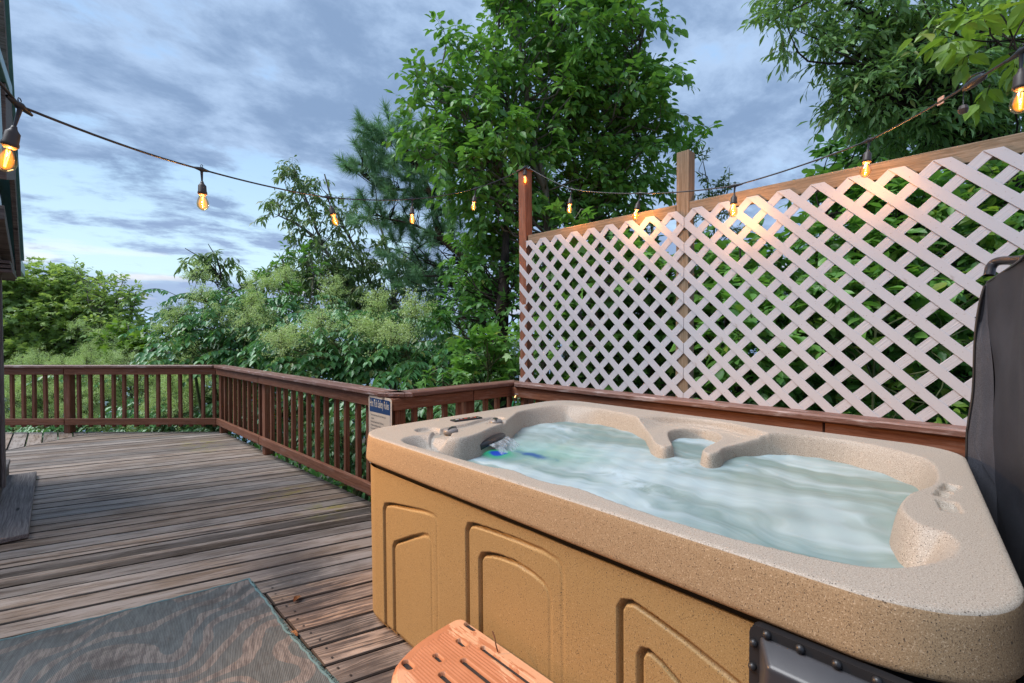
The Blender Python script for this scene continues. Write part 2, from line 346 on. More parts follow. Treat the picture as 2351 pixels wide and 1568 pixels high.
# ------------------------------------------------------------------ ground, sea
def ground():
    n = 90; g = np.linspace(-1, 1, n); g = np.sign(g) * np.abs(g) ** 2.2 * 420
    gx, gy = np.meshgrid(g, g, indexing='ij'); r = np.hypot(gx, gy)
    z = -2.3 - (.12 * np.clip(r - 6, 0, 26) + .36 * np.clip(r - 32, 0, None)) * np.clip(.55 + .45 * (gy - gx * .1) / (r + 1), .25, 1) + .35 * np.sin(gx * .35 + 1) * np.cos(gy * .28)
    V = np.stack([gx, gy, np.maximum(z, -150)], -1).reshape(-1, 3); i = np.arange(n - 1)[:, None] * n; j = np.arange(n - 1)[None]
    Q = np.stack([i + j, i + n + j, i + n + j + 1, i + j + 1], -1).reshape(-1, 4)
    link('ground', npmesh('ground', V, quads=Q, smooth=True), M_dirt, kind='structure')
ground()
m, n = mat('sea_water'); b = n.n('ShaderNodeBsdfPrincipled', ins={'Base Color': (.05, .10, .16, 1), 'Roughness': .25}); finish(n, b.outputs[0])
me = boxm('sea', (-30000, -30000, -141), (30000, 30000, -140)); link('sea', me, m, kind='structure')

# ------------------------------------------------------------------ deck
A0, A1 = np.array([-.62, 9.62]), np.array([1.60, 7.50])       # far railing line
B1 = np.array([1.755, 3.0])                                  # corner with the safety sign
C1 = np.array([3.03, 2.98])                                  # corner under the lattice post
deck = tag(empty('deck'), kind='structure')
deck_poly = np.array([(-3.2, -2.2), (3.02, -2.2), (3.04, 3.08), (1.86, 3.1), (1.70, 7.56), (-1.1, 10.25), (-3.2, 10.25)])
DA = R(-16.5); dd = np.array([math.cos(DA), math.sin(DA)]); dn = np.array([-dd[1], dd[0]])
bnd = (np.array([-.431, 8.13]), np.array([.27, 8.70])); bdir = (bnd[1] - bnd[0]) / np.linalg.norm(bnd[1] - bnd[0])
def clip(poly, p, nrm):
    out = []; m_ = len(poly)
    for i in range(m_):
        a, b_ = poly[i], poly[(i + 1) % m_]; da, db = (a - p) @ nrm, (b_ - p) @ nrm
        if da >= 0: out.append(a)
        if da * db < 0: out.append(a + (b_ - a) * da / (da - db))
    return out
def plank(poly, ang, z=0., thk=.036, parent=None, name='plank', M=M_deck):
    if len(poly) < 3: return
    P = np.array(poly); c = P.mean(0); ca, sa = math.cos(ang), math.sin(ang); q = (P - c) @ np.array([[ca, -sa], [sa, ca]])
    if np.ptp(q[:, 0]) < .05 or np.ptp(q[:, 1]) < .012: return
    keep = [q[0]]
    for a in q[1:]:
        if np.hypot(*(a - keep[-1])) > .004: keep.append(a)
    if np.hypot(*(keep[0] - keep[-1])) < .004: keep.pop()
    q = keep; k = len(q)
    if k < 3: return
    V = [(x, y, -thk) for x, y in q] + [(x, y, 0) for x, y in q]
    me_ = pmesh(name, V, [tuple(range(k))[::-1], tuple(range(k, 2 * k))] + [(i, (i + 1) % k, (i + 1) % k + k, i + k) for i in range(k)], bevel=.0055, seg=1)
    M_ = Matrix.Translation((c[0], c[1], z)) @ Matrix.Rotation(ang + random.uniform(-.0008, .0008), 4, 'Z') @ Matrix.Rotation(random.uniform(-.008, .008), 4, 'X')
    link(name, me_, M, parent, M_)
# second field of boards north of the diagonal seam runs the other way
base_t = 0.
k = -40
while k < 80:
    o = k * .1465; k += 1
    p0 = dn * o; strip = clip(clip(list(deck_poly), p0 + dn * .0040, dn), dn * (o + .1465 - .0040), -dn)
    bn = np.array([bdir[1], -bdir[0]])
    strip = clip(strip, bnd[1], bn) if len(strip) > 2 else strip
    if len(strip) < 3: continue
    S = np.array(strip); cy = (S @ dn).mean()
    ycut = lambda x: (cy - x * dn[0]) / dn[1]
    if ycut(.785) < 2.72:        # butt joint over the double joist
        xj = .785 + (.0 if k % 2 else -.004)
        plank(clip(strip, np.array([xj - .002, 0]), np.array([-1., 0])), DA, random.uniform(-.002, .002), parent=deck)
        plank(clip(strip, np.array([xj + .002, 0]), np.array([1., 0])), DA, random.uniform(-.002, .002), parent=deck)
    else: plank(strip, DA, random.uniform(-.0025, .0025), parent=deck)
for i in range(-24, 10):
    x0 = .03 + i * .147
    s = clip(clip(clip(list(deck_poly), np.array([x0, 0]), np.array([1., 0])), np.array([x0 + .139, 0]), np.array([-1., 0])), bnd[1] + np.array([-.003, .004]), -bn)
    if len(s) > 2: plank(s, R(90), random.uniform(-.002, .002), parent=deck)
# joists and rim under the boards
for i in range(16):
    board('joist', (-3.1, -2 + i * .75, -.15), (3.0 if i < 7 else min(1.6, 8.9 - (-2 + i * .75)), -2 + i * .75, -.15), .04, .2, M_old, deck, bevel=0)
screwm = plain('screw_head', (.035, .028, .025), .5, .3)
vs, qs, off = [], [], 0
for jx in (-.1, .74, .83):
    for q_ in range(26):
        for s_ in (.035, .108):
            o = (-6 + q_) * .1465 + s_; y = (o - jx * dn[0]) / dn[1]
            if 0 < y < 6.9 and not (jx > .5 and y > 2.72):
                a_ = np.arange(6) * np.pi / 3; vs.append(np.stack([jx + .0058 * np.cos(a_) + random.uniform(-.01, .01), y + .0058 * np.sin(a_), np.full(6, .0032)], -1)); qs += [(off, off + 1, off + 2, off + 3), (off, off + 3, off + 4, off + 5)]; off += 6
link('screw', npmesh('screw', np.concatenate(vs), quads=qs), screwm, deck, kind='stuff')

# ------------------------------------------------------------------ railings
def railing(p0, p1, label, n_bal, posts, side, capw=.15, z=.953, cuts=(0, 0), firstgap=.06, seams=(), post_vis=True, low=True):
    """p0->p1 is the inner face line; side = unit normal pointing away from the deck"""
    p0, p1 = np.array(p0, float), np.array(p1, float); L = np.linalg.norm(p1 - p0); d = (p1 - p0) / L; s = np.array(side, float)
    root = empty('deck_railing', (*((p0 + p1) / 2), 0), label=label, cat='railing', group='brown stained railings round the deck')
    P = lambda t, off, zz_: (*(p0 + d * t + s * off), zz_)
    board('top_cap', P(0, .045, z - .019), P(L, .045, z - .019), capw, .038, M_cap, root, bevel=.008, cuts=cuts)
    segs = [0, *seams, L]
    for a, b_ in zip(segs[:-1], segs[1:]):
        board('top_rail', P(a + .004, .019, z - .038 - .0485), P(b_ - .004, .019, z - .038 - .0485), .038, .089, M_rail, root, bevel=.004)
        if low: board('bottom_rail', P(a + .004, .019, .165), P(b_ - .004, .019, .165), .038, .089, M_rail, root, bevel=.004)
    for t in posts:
        board('post', P(t, .045 + .04, .0), P(t, .045 + .04, z - .042), .089, .089, M_rail, root, up=(*d, 0), bevel=.004)
    for i in range(n_bal):
        t = firstgap + (L - 2 * firstgap) * i / (n_bal - 1) + random.uniform(-.008, .008)
        if any(abs(t - q_) < .07 for q_ in posts): continue
        lean = random.uniform(-.006, .006)
        board('baluster', P(t, .038 + .0195, .085), P(t + lean, .038 + .0195, z - .045), .038, .038, M_rail, root, up=(*d, 0), bevel=.002)
    return root
s45 = np.array([.7145, .70]); Ladd = np.linalg.norm(A1 - A0)
railing(A0, A1, 'far brown railing facing the camera, at the back left end of the deck', 20, (.98,), (.69, .725), cuts=(0, .38), seams=(.98,))
sB = np.array([.9994, .0345])
railing(A1, B1, 'long brown railing running down the deck from the far corner to the safety sign', 24, (.03, 1.73, 4.42), sB, cuts=(-.38, 1.0), seams=(1.69,))
railing(B1, C1, 'short brown railing beyond the tub control end, from the sign to the tall post', 9, (.75,), (.01, 1.), cuts=(-1., 1.0), seams=(.75,))
D0, D1 = C1, np.array([2.985, -1.6]) 
D0 = np.array([2.93, 2.98]); D1 = np.array([2.90, -1.6])
railing(D0, D1, 'brown railing under the lattice screen behind the hot tub', 26, (2.6, 4.4), (1., -.01), capw=.15, cuts=(-1., 0), seams=(2.4,), firstgap=.12)

# ------------------------------------------------------------------ lattice screen
LX = 3.026
screen = empty('lattice_screen', (LX, 1.4, 0), label='tall screen of pinkish white diamond lattice on wooden posts behind the hot tub', cat='privacy screen')
board('post', (LX + .055, 2.905, 0), (LX + .035, 2.925, 2.86), .089, .089, M_rail, screen, up=(0, 1, 0), bevel=.004, label='reddish brown tall corner post')
cp = board('post_cap', (LX + .035 - .056, 2.925, 2.866), (LX + .035 + .056, 2.925, 2.866), .112, .014, M_rail, screen, bevel=.003)
board('post', (LX + .052, 1.425, 0), (LX + .052, 1.425, 2.62), .089, .089, M_green_wood, screen, up=(0, 1, 0), bevel=.003, label='pale treated pine post standing above the top rail')
board('post', (LX + .052, -.62, 0), (LX + .052, -.62, 2.27), .089, .089, M_green_wood, screen, up=(0, 1, 0), bevel=.003)
board('top_beam', (LX + .025, 2.86, 2.226), (LX + .025, 1.472, 2.222), .038, .089, M_green_wood, screen, bevel=.003)
board('top_beam', (LX + .025, 1.378, 2.226), (LX + .025, -.9, 2.222), .038, .089, M_green_wood, screen, bevel=.003)
def lattice(y0, y1, z0, z1, yc, zc):
    pnl = empty('lattice_panel', (LX, (y0 + y1) / 2, z0)); pnl.parent = screen; pnl.matrix_parent_inverse = pinv(screen)
    P = .1692; hw = .0232
    for sgn, layer in ((1, 0), (-1, 1)):
        c0 = zc - sgn * yc
        for k_ in range(-22, 23):
            c = c0 + k_ * P; rect = [np.array(q_) for q_ in ((y0, z0), (y1, z0), (y1, z1), (y0, z1))]
            nrm = np.array([-sgn, 1.]) / math.sqrt(2); p = np.array([0., c])
            poly = clip(clip(rect, p - nrm * hw, nrm), p + nrm * hw, -nrm) if True else None
            if len(poly) < 3: continue
            q_ = np.array(poly); ctr = q_.mean(0); t = np.array([1., sgn]) / math.sqrt(2)
            if np.ptp(q_ @ t) < .03: continue
            loc = np.stack([(q_ - ctr) @ t, (q_ - ctr) @ nrm], -1); th = .0045
            # drop duplicate corners
            kp = [loc[0]]
            for a in loc[1:]:
                if np.hypot(*(a - kp[-1])) > .001: kp.append(a)
            if np.hypot(*(kp[0] - kp[-1])) < .001: kp.pop()
            loc = kp; m_ = len(loc)
            V = [(a, b_, -th / 2) for a, b_ in loc] + [(a, b_, th / 2) for a, b_ in loc]
            F = [tuple(range(m_))[::-1], tuple(range(m_, 2 * m_))] + [(i, (i + 1) % m_, (i + 1) % m_ + m_, i + m_) for i in range(m_)]
            Tm = Matrix(((0, 0, 1), (t[0], nrm[0], 0), (t[1], nrm[1], 0))).to_4x4()
            Tm.translation = (LX - .004 + layer * .0052, ctr[0], ctr[1])
            link('lattice_strip', pmesh('lattice_strip', V, F, bevel=.0008, seg=1), M_lat_groove if layer else M_lat, pnl, Tm)
lattice(1.408, 2.957, .950, 2.219, 2.846, 2.219)
lattice(-.95, 1.405, .950, 2.219, 1.3204, 2.219)

# ------------------------------------------------------------------ house edge at the far left
house = empty('house', (-.5, 5.5, 0), label='weathered house corner with green metal roof edge at the far left', cat='house')
hb = lambda name, a, b_, M_, bev=.004, **k: link(name, boxm(name, a, b_, bev), M_, house, **k)
hb('wall', (-3.0, 5.0, 0), (-.62, 6.6, 3.0), M_trim)
hb('wall', (-3.4, -2.2, 0), (-2.75, 5.0, 2.6), M_trim)
for i in range(20):
    board('siding', (-.61, 6.6, .12 + i * .14), (-.61, 5.0, .12 + i * .14), .02, .13, M_trim, house, bevel=.002)
board('corner_post', (-.348, 5.66, .14), (-.372, 5.66, 5.2), .09, .09, M_trim, house, up=(0, 1, 0), bevel=.004)
board('corner_trim', (-.302, 5.60, .14), (-.318, 5.60, 5.2), .022, .10, M_old, house, up=(0, 1, 0), bevel=.003)
def slab(name, pts, x0, x1, M_, **k):   # a slab in a plane of constant x, outline in (y, z)
    q = len(pts); V = [(x0, a, b_) for a, b_ in pts] + [(x1, a, b_) for a, b_ in pts]
    link(name, pmesh(name, V, [tuple(range(q)), tuple(range(q, 2 * q))[::-1]] + [(i, i + q, (i + 1) % q + q, (i + 1) % q) for i in range(q)], bevel=.003, seg=1), M_, house, **k)
slab('rake_board', [(4.3, 3.55), (4.3, 3.75), (6.15, 2.06), (6.12, 1.90)], -.235, -.205, M_old)
slab('roof_metal', [(4.2, 3.86), (4.2, 3.89), (6.22, 2.09), (6.20, 2.055)], -.30, -.186, M_teal)
slab('soffit', [(4.9, 2.2), (4.9, 2.3), (6.1, 1.98), (6.1, 1.86)], -.6, -.24, M_old)
for i in range(3):
    slab('rafter_end', [(5.35, 1.865 + i * .035), (5.35, 1.89 + i * .035), (5.95, 1.89 + i * .035), (5.95, 1.865 + i * .035)], -.5, -.225 - i * .006, M_trim)
slab('gutter', [(6.12, 1.96), (6.12, 2.07), (6.18, 2.085), (6.95, 2.085), (6.95, 1.975)], -.36, -.205, M_teal)
slab('flashing', [(4.35, 2.36), (4.38, 2.98), (5.32, 3.12), (5.46, 2.62)], -.26, -.202, M_trim)
slab('upper_gutter', [(3.55, 2.2), (3.55, 2.84), (3.98, 2.86), (4.12, 2.60), (4.02, 2.35)], -.6, -.205, M_teal)
slab('gutter_lip', [(3.5, 2.84), (3.5, 2.90), (4.9, 3.16), (4.92, 3.08)], -.6, -.193, M_teal)
slab('rake_board', [(5.0, 3.2), (4.9, 4.6), (5.0, 4.6), (5.12, 3.15)], -.30, -.235, M_teal)
lantern = empty('added_lantern', (-.60, 3.45, 1.72), label='added lantern on a thin post, out of view left of the deck', cat='lantern')  # added out-of-view lamp and post, put in to warm the tub front
board('post', (-.66, 3.45, 0), (-.66, 3.45, 2.0), .09, .09, M_trim, lantern, up=(0, 1, 0), bevel=.003)
V, F = lathe([(.0, .10), (.03, .085), (.062, .06), (.062, .052), (.05, .05), (.012, .05), (.0, .05)], 20); link('added_lantern_roof', pmesh('added_lantern_roof', [(x - .50, y + 3.45, z + 1.72) for x, y, z in V], F, smooth=True), M_teal, lantern)
V, F = lathe([(.0, -.09), (.05, -.09), (.05, -.082), (.0, -.082)], 20); link('added_lantern_base', pmesh('added_lantern_base', [(x - .50, y + 3.45, z + 1.72) for x, y, z in V], F), M_teal, lantern)
tubeobj('added_lantern_bar', [[(-.50 + .046 * math.cos(a), 3.45 + .046 * math.sin(a), 1.64), (-.50 + .046 * math.cos(a), 3.45 + .046 * math.sin(a), 1.775)] for a in (.8, 2.4, 3.9, 5.5)] + [[(-.61, 3.45, 1.80), (-.55, 3.45, 1.84), (-.50, 3.45, 1.81)]], [.003] * 4 + [.006], M_teal, lantern, 6)
li = bpy.data.lights.new('added_lantern_light', 'SPOT'); li.spot_size = R(57); li.spot_blend = .6; li.energy = ADDED_LANTERN; li.color = (1., .50, .16); li.shadow_soft_size = .02
lo = bpy.data.objects.new('added_lantern_light', li); COL.objects.link(lo); lo.parent = lantern; lo.matrix_parent_inverse = pinv(lantern); lo.location = (-.50, 3.45, 1.70); lo.rotation_euler = Vector((1.70, -2.05, -1.20)).to_track_quat('-Z', 'Y').to_euler()
step = empty('porch_step', (-.6, 6.1, 0), label='low grey timber step beside the house post at the left edge', cat='step')
for i, (y0, y1) in enumerate(((5.36, 6.02), (6.03, 6.74))):
    board('tread', (-.90, (y0 + y1) / 2, .132), (-.318, (y0 + y1) / 2, .132), y1 - y0, .036, M_old, step, bevel=.005)
board('riser', (-.345, 5.3, .057), (-.345, 6.72, .057), .036, .112, M_old, step, bevel=.004)
board('loose_board', (-.235, 4.50, .024), (-.232, 6.46, .030), .20, .034, M_old, None, bevel=.005, label='loose dark weathered board lying on the deck beside the porch step', cat='board')

# ------------------------------------------------------------------ hot tub
WZ = .797
tub = empty('hot_tub', (1.88, 1.06, 0), label='tan speckled rectangular hot tub full of bubbling milky water', cat='hot tub')
OUT = rounded([(1.062, -.085), (2.69, .045), (2.70, 2.20), (1.062, 2.18)], [.24, .17, .20, .17], 16)
def densify(P, h):
    o = []
    for i in range(len(P)):
        a, b_ = P[i], P[(i + 1) % len(P)]; k_ = max(1, int(np.ceil(np.hypot(*(b_ - a)) / h)))
        o += [a + (b_ - a) * t for t in np.arange(k_) / k_]
    return np.array(o)
CAV = closed([(1.215, 1.895), (1.13, 1.865), (1.098, 1.77), (1.108, 1.58), (1.113, 1.36), (1.122, 1.25), (1.150, 1.16), (1.135, 1.06), (1.137, .97), (1.160, .88), (1.142, .76), (1.128, .60),
    (1.130, .43), (1.148, .31), (1.170, .21), (1.20, .145), (1.26, .09), (1.36, .04), (1.46, .028), (1.535, .05), (1.56, .105), (1.655, .145), (1.726, .150), (1.842, .140), (1.93, .115), (2.03, .095), (2.20, .098), (2.372, .13), (2.47, .21),
    (2.545, .33), (2.565, .46), (2.54, .62), (2.46, .735), (2.31, .815), (2.20, .832), (2.09, .812), (2.045, .835), (2.075, .872), (2.20, .895), (2.32, .905), (2.43, .925), (2.53, .99), (2.565, 1.085), (2.515, 1.165), (2.42, 1.195),
    (2.32, 1.165), (2.17, 1.08), (2.07, 1.018), (2.025, 1.035), (2.055, 1.095), (2.18, 1.185), (2.32, 1.29), (2.43, 1.42), (2.49, 1.60), (2.525, 1.80), (2.50, 1.97), (2.41, 2.035), (2.29, 2.045), (2.08, 2.03), (1.93, 1.945), (1.80, 1.86),
    (1.735, 1.825), (1.60, 1.775), (1.46, 1.715), (1.36, 1.700), (1.315, 1.755), (1.285, 1.85)], 4)
LEDGE = closed([(1.90, 1.16), (2.20, 1.30), (2.40, 1.43), (2.50, 1.36), (2.585, 1.23), (2.618, 1.08), (2.60, .94), (2.52, .80), (2.44, .70), (2.2, .74), (1.95, .74)], 4)
def g2(P, x, y, rx, ry): return np.exp(-(((P[:, 0] - x) / rx) ** 2 + ((P[:, 1] - y) / ry) ** 2))
def rbox(P, x, y, hx, hy, rot=0., r=.01):
    c, s_ = math.cos(rot), math.sin(rot); q = P - np.array([x, y]); a = q[:, 0] * c + q[:, 1] * s_; b_ = -q[:, 0] * s_ + q[:, 1] * c
    dx, dy = np.abs(a) - hx + r, np.abs(b_) - hy + r; return np.hypot(np.maximum(dx, 0), np.maximum(dy, 0)) + np.minimum(np.maximum(dx, dy), 0) - r
def topz(P):
    dc = -sdf(P, CAV); dl = -sdf(P, LEDGE)
    wid = .062 + .17 * g2(P, 1.21, 1.80, .13, .14) + .16 * g2(P, 1.40, .10, .17, .09) + .20 * g2(P, 2.38, 1.92, .22, .16) + .10 * g2(P, 2.45, .25, .25, .2) - .028 * g2(P, 2.3, 1.03, .35, .24)
    z = np.full(len(P), .9)
    tp_ = sm(.37 - np.abs(P[:, 1] - 1.06), 0, .16); z -= .042 * sm(dl, -.002, .014) * sm(P[:, 0], 1.9, 2.0) * tp_
    z -= .006 * sm(dl, .045, .060) * sm(P[:, 0], 2.1, 2.35) * (np.abs(P[:, 1] - 1.05) < .33)
    # moulded details round the controls
    z -= .016 * sm(-(np.hypot(P[:, 0] - 1.335, P[:, 1] - 1.955) - .062), 0, .006)
    pth = spline([(1.30, 1.80), (1.37, 1.86), (1.47, 1.885), (1.60, 1.90), (1.70, 1.93), (1.80, 1.95)], 6)
    dp = np.full(len(P), 9.)
    for a in pth: dp = np.minimum(dp, np.hypot(P[:, 0] - a[0], P[:, 1] - a[1]))
    z -= .015 * sm(-(dp - .052), 0, .008)
    for kx, ky in ((1.405, 1.855), (1.73, 1.875)): z -= .008 * sm(-(np.hypot(P[:, 0] - kx, P[:, 1] - ky) - .056), 0, .008)
    z -= .018 * sm(-rbox(P, 1.995, .062, .048, .020, -.15), 0, .005)
    z -= .018 * sm(-rbox(P, 1.905, .074, .042, .016, -.1), 0, .005)
    z -= .020 * sm(-rbox(P, 1.775, .055, .055, .022, .15), 0, .005)
    t = np.clip(dc / wid, 0, 1.6); drop = .34 * np.where(t < 1, t * t * (3 - 2 * t) * .85 + .15 * t, 1 + .0 * t)
    z -= np.maximum(drop, 0) * (dc > 0)
    return z
def heightfield(name, outline, fz, h, inset, M_, parent, **k):
    lo, hi = outline.min(0) - h, outline.max(0) + h
    xs, ys = np.arange(lo[0], hi[0], h), np.arange(lo[1], hi[1], h); gx, gy = np.meshgrid(xs, ys, indexing='ij'); P = np.stack([gx, gy], -1).reshape(-1, 2)
    d = sdf(P, outline) + inset; e = 1e-3
    near = np.abs(d) < h * 2.5; G = np.zeros_like(P)
    G[near, 0] = (sdf(P[near] + [e, 0], outline) + inset - d[near]) / e; G[near, 1] = (sdf(P[near] + [0, e], outline) + inset - d[near]) / e
    out = (d > 0) & (d < h * 1.45); P2 = P.copy(); P2[out] -= G[out] * d[out, None]
    ok = (d < h * 1.45).reshape(gx.shape); nx, ny = gx.shape
    I = np.arange(nx * ny).reshape(nx, ny); q = ok[:-1, :-1] & ok[1:, :-1] & ok[1:, 1:] & ok[:-1, 1:]
    ins = (d < 0).reshape(nx, ny); q &= ins[:-1, :-1] | ins[1:, :-1] | ins[1:, 1:] | ins[:-1, 1:]
    Q = np.stack([I[:-1, :-1][q], I[1:, :-1][q], I[1:, 1:][q], I[:-1, 1:][q]], -1)
    use = np.unique(Q); rm = np.zeros(nx * ny, int); rm[use] = np.arange(len(use)); V = P2[use]
    z = fz(V); return link(name, npmesh(name, np.column_stack([V, z]), quads=rm[Q], smooth=True), M_, parent, **k)
heightfield('shell_top', OUT, topz, .0052, .017, M_shell, tub)
def loft(name, outline, prof, M_, parent, closed_=True, extra=None, **k):
    n = len(outline); V = []
    for i, (o, z) in enumerate(prof):
        oo = np.full(n, o) - (extra[i] if extra is not None else 0)
        V.append(np.column_stack([offset(outline, oo), np.full(n, z)]))
    V = np.concatenate(V); i = np.arange(len(prof) - 1)[:, None] * n; j = np.arange(n)[None]; jn = (j + 1) % n
    Q = np.stack([i + j, i + n + j, i + n + jn, i + jn], -1).reshape(-1, 4)
    return link(name, npmesh(name, V, quads=Q, smooth=True), M_, parent, **k)
OUTd = densify(OUT, .02)
loft('rim', OUTd, [(-.030, .8996), (-.014, .9003), (-.0065, .8994), (-.0025, .8972), (-.0008, .8945)], M_shell, tub)
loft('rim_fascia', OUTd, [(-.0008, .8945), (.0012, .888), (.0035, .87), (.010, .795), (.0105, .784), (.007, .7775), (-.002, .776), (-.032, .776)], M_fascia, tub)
loft('seam_shade', OUTd, [(-.031, .778), (-.031, .745)], M_black, tub)  # black band painting the shade inside the seam gap
# skirt: moulded arches on the long front side, recessed in two steps
fr = densify(OUT, .02); front = []
for p in fr: front.append(p)
idx = [i for i in range(len(OUT))]
SK = []
for i in range(len(fr)):
    a, b_ = fr[i], fr[(i + 1) % len(fr)]; hh = .0038 if a[0] < 1.09 and b_[0] < 1.09 else .03
    k_ = max(1, int(np.ceil(np.hypot(*(b_ - a)) / hh))); SK += [a + (b_ - a) * t for t in np.arange(k_) / k_]
SK = np.array(SK)
arches = [  # (outer, inner) outlines in (y, z), measured on the front face
    ([(1.935, -.1), (1.935, .57), (1.92, .605), (1.86, .622), (1.745, .640), (1.60, .662), (1.53, .667), (1.505, .655), (1.50, .63), (1.50, -.1)],
     [(1.862, -.1), (1.862, .42), (1.845, .45), (1.78, .482), (1.70, .522), (1.61, .562), (1.57, .570), (1.548, .555), (1.54, .53), (1.54, -.1)]),
    ([(1.330, -.1), (1.330, .66), (1.315, .690), (1.28, .700), (1.18, .708), (1.07, .714), (.95, .717), (.885, .708), (.866, .69), (.86, .66), (.86, -.1)],
     [(1.262, -.1), (1.262, .575), (1.245, .602), (1.20, .618), (1.15, .628), (1.07, .635), (.99, .628), (.94, .615), (.918, .595), (.91, .57), (.91, -.1)]),
    ([(.683, -.1), (.683, .645), (.668, .672), (.636, .683), (.58, .672), (.49, .650), (.38, .615), (.28, .58), (.24, .56), (.215, .53), (.21, -.1)],
     [(.625, -.1), (.625, .54), (.612, .567), (.588, .573), (.55, .560), (.50, .530), (.42, .48), (.34, .43), (.30, .40), (.28, .37), (.27, -.1)])]
zs = np.concatenate([np.arange(.7530, .30, -.0038), np.arange(.284, .04, -.02), [.035, .02, .006]])
P2 = np.stack(np.meshgrid(SK[:, 1], zs, indexing='xy'), -1).reshape(-1, 2); rec = np.zeros(len(P2))
fm = np.tile((SK[:, 0] < 1.075) & (SK[:, 1] > .1) & (SK[:, 1] < 1.99), len(zs))
for o_, i_ in arches:
    for poly, dep in ((o_, .021), (i_, .021)):
        poly = np.array(poly); d_ = np.zeros(len(P2)); d_[fm] = -sdf(P2[fm], poly)
        ramp_ = .06 + .94 * sm(P2[:, 0], poly[:, 0].min() - .02, poly[:, 0].max() - .08)
        rec += fm * ((dep * sm(d_, 0, .005) * (1 - sm(d_, .012, .019)) + .004 * sm(d_, .0, .012)) * ramp_)
rec = rec.reshape(len(zs), -1)
prof = []
for z_ in zs:
    t = (.756 - z_) / .75; o = -.010 - .008 * t - (.02 if z_ < .03 else 0)
    prof.append((float(o), float(z_)))
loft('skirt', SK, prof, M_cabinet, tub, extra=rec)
# water
def watermat():
    m, n = mat('milky_water'); wp = n.n('ShaderNodeNewGeometry').outputs['Position']
    a = n.noise(n.mapping(wp, sc=(1, 1, 1)), 1.4, 3., .5); q = n.vec('ADD', wp, n.n('ShaderNodeCombineXYZ', ins={0: n.math('MULTIPLY', a, .9), 1: n.math('MULTIPLY', n.noise(wp, 2.3, 3., .5), .75), 2: 0.}).outputs[0])
    st = n.noise(n.mapping(q, sc=(2.6, .62, 1), rot=(0, 0, R(-14))), 1.7, 5., .50); fi = n.noise(n.mapping(q, sc=(16, 1.8, 1), rot=(0, 0, R(-14))), 1.6, 3., .5)
    def blob(x, y, rx, ry, rot=0.):
        v = n.mapping(n.vec('SUBTRACT', wp, (x, y, WZ)), rot=(0, 0, R(rot))); v = n.vec('MULTIPLY', v, (1 / rx, 1 / ry, 0)); return n.ramp(n.vec('LENGTH', v), 1.2, .0)
    puffs = n.math('MAXIMUM', blob(2.20, 1.80, .14, .22), n.math('MAXIMUM', blob(1.98, .95, .22, .12, 30), blob(1.65, 1.05, .15, .5, 20)))
    puffs = n.math('MULTIPLY', puffs, n.ramp(n.noise(wp, 7., 7., .65, .4), .35, .6))
    f = n.math('ADD', n.math('MULTIPLY', n.ramp(st, .42, .63), .68), n.math('MULTIPLY', n.math('SUBTRACT', fi, .47), .75), clamp=True)
    f = n.math('MAXIMUM', f, n.math('MULTIPLY', puffs, .95))
    base = n.mix(f, (.150, .235, .228), (.44, .56, .61))
    base = n.mix(n.math('MULTIPLY', n.ramp(n.noise(wp, 1.1, 2., .5), .42, .62), .25), base, (.36, .37, .27))
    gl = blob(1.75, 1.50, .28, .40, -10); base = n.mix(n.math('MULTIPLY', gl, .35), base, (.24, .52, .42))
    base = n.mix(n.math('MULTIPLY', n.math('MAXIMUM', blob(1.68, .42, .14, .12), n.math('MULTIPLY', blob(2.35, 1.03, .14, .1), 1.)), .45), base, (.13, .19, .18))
    b = n.n('ShaderNodeBsdfPrincipled', ins={'Base Color': base, 'Roughness': .34, 'Specular IOR Level': .35, 'Subsurface Weight': .0})
    n.t.links.new(n.n('ShaderNodeBump', ins={'Strength': .25, 'Distance': .02, 'Height': n.math('ADD', st, n.math('MULTIPLY', f, .3))}).outputs[0], b.inputs['Normal'])
    finish(n, b.outputs[0]); return m
WO = densify(rounded([(1.10, .0), (2.63, .0), (2.63, 2.12), (1.10, 2.12)], [.15] * 4, 6), .03)
def wz(P):
    z = WZ + .0035 * np.sin(P[:, 0] * 9 + 2 * np.sin(P[:, 1] * 5)) * np.cos(P[:, 1] * 6) + .016 * g2(P, 2.20, 1.82, .12, .16) + .010 * g2(P, 2.02, .98, .12, .10)
    return z + .002 * np.sin(P[:, 0] * 40 + P[:, 1] * 13) + .0015 * np.sin(P[:, 1] * 57 - P[:, 0] * 21)
heightfield('water', WO, wz, .012, 0., watermat(), tub)
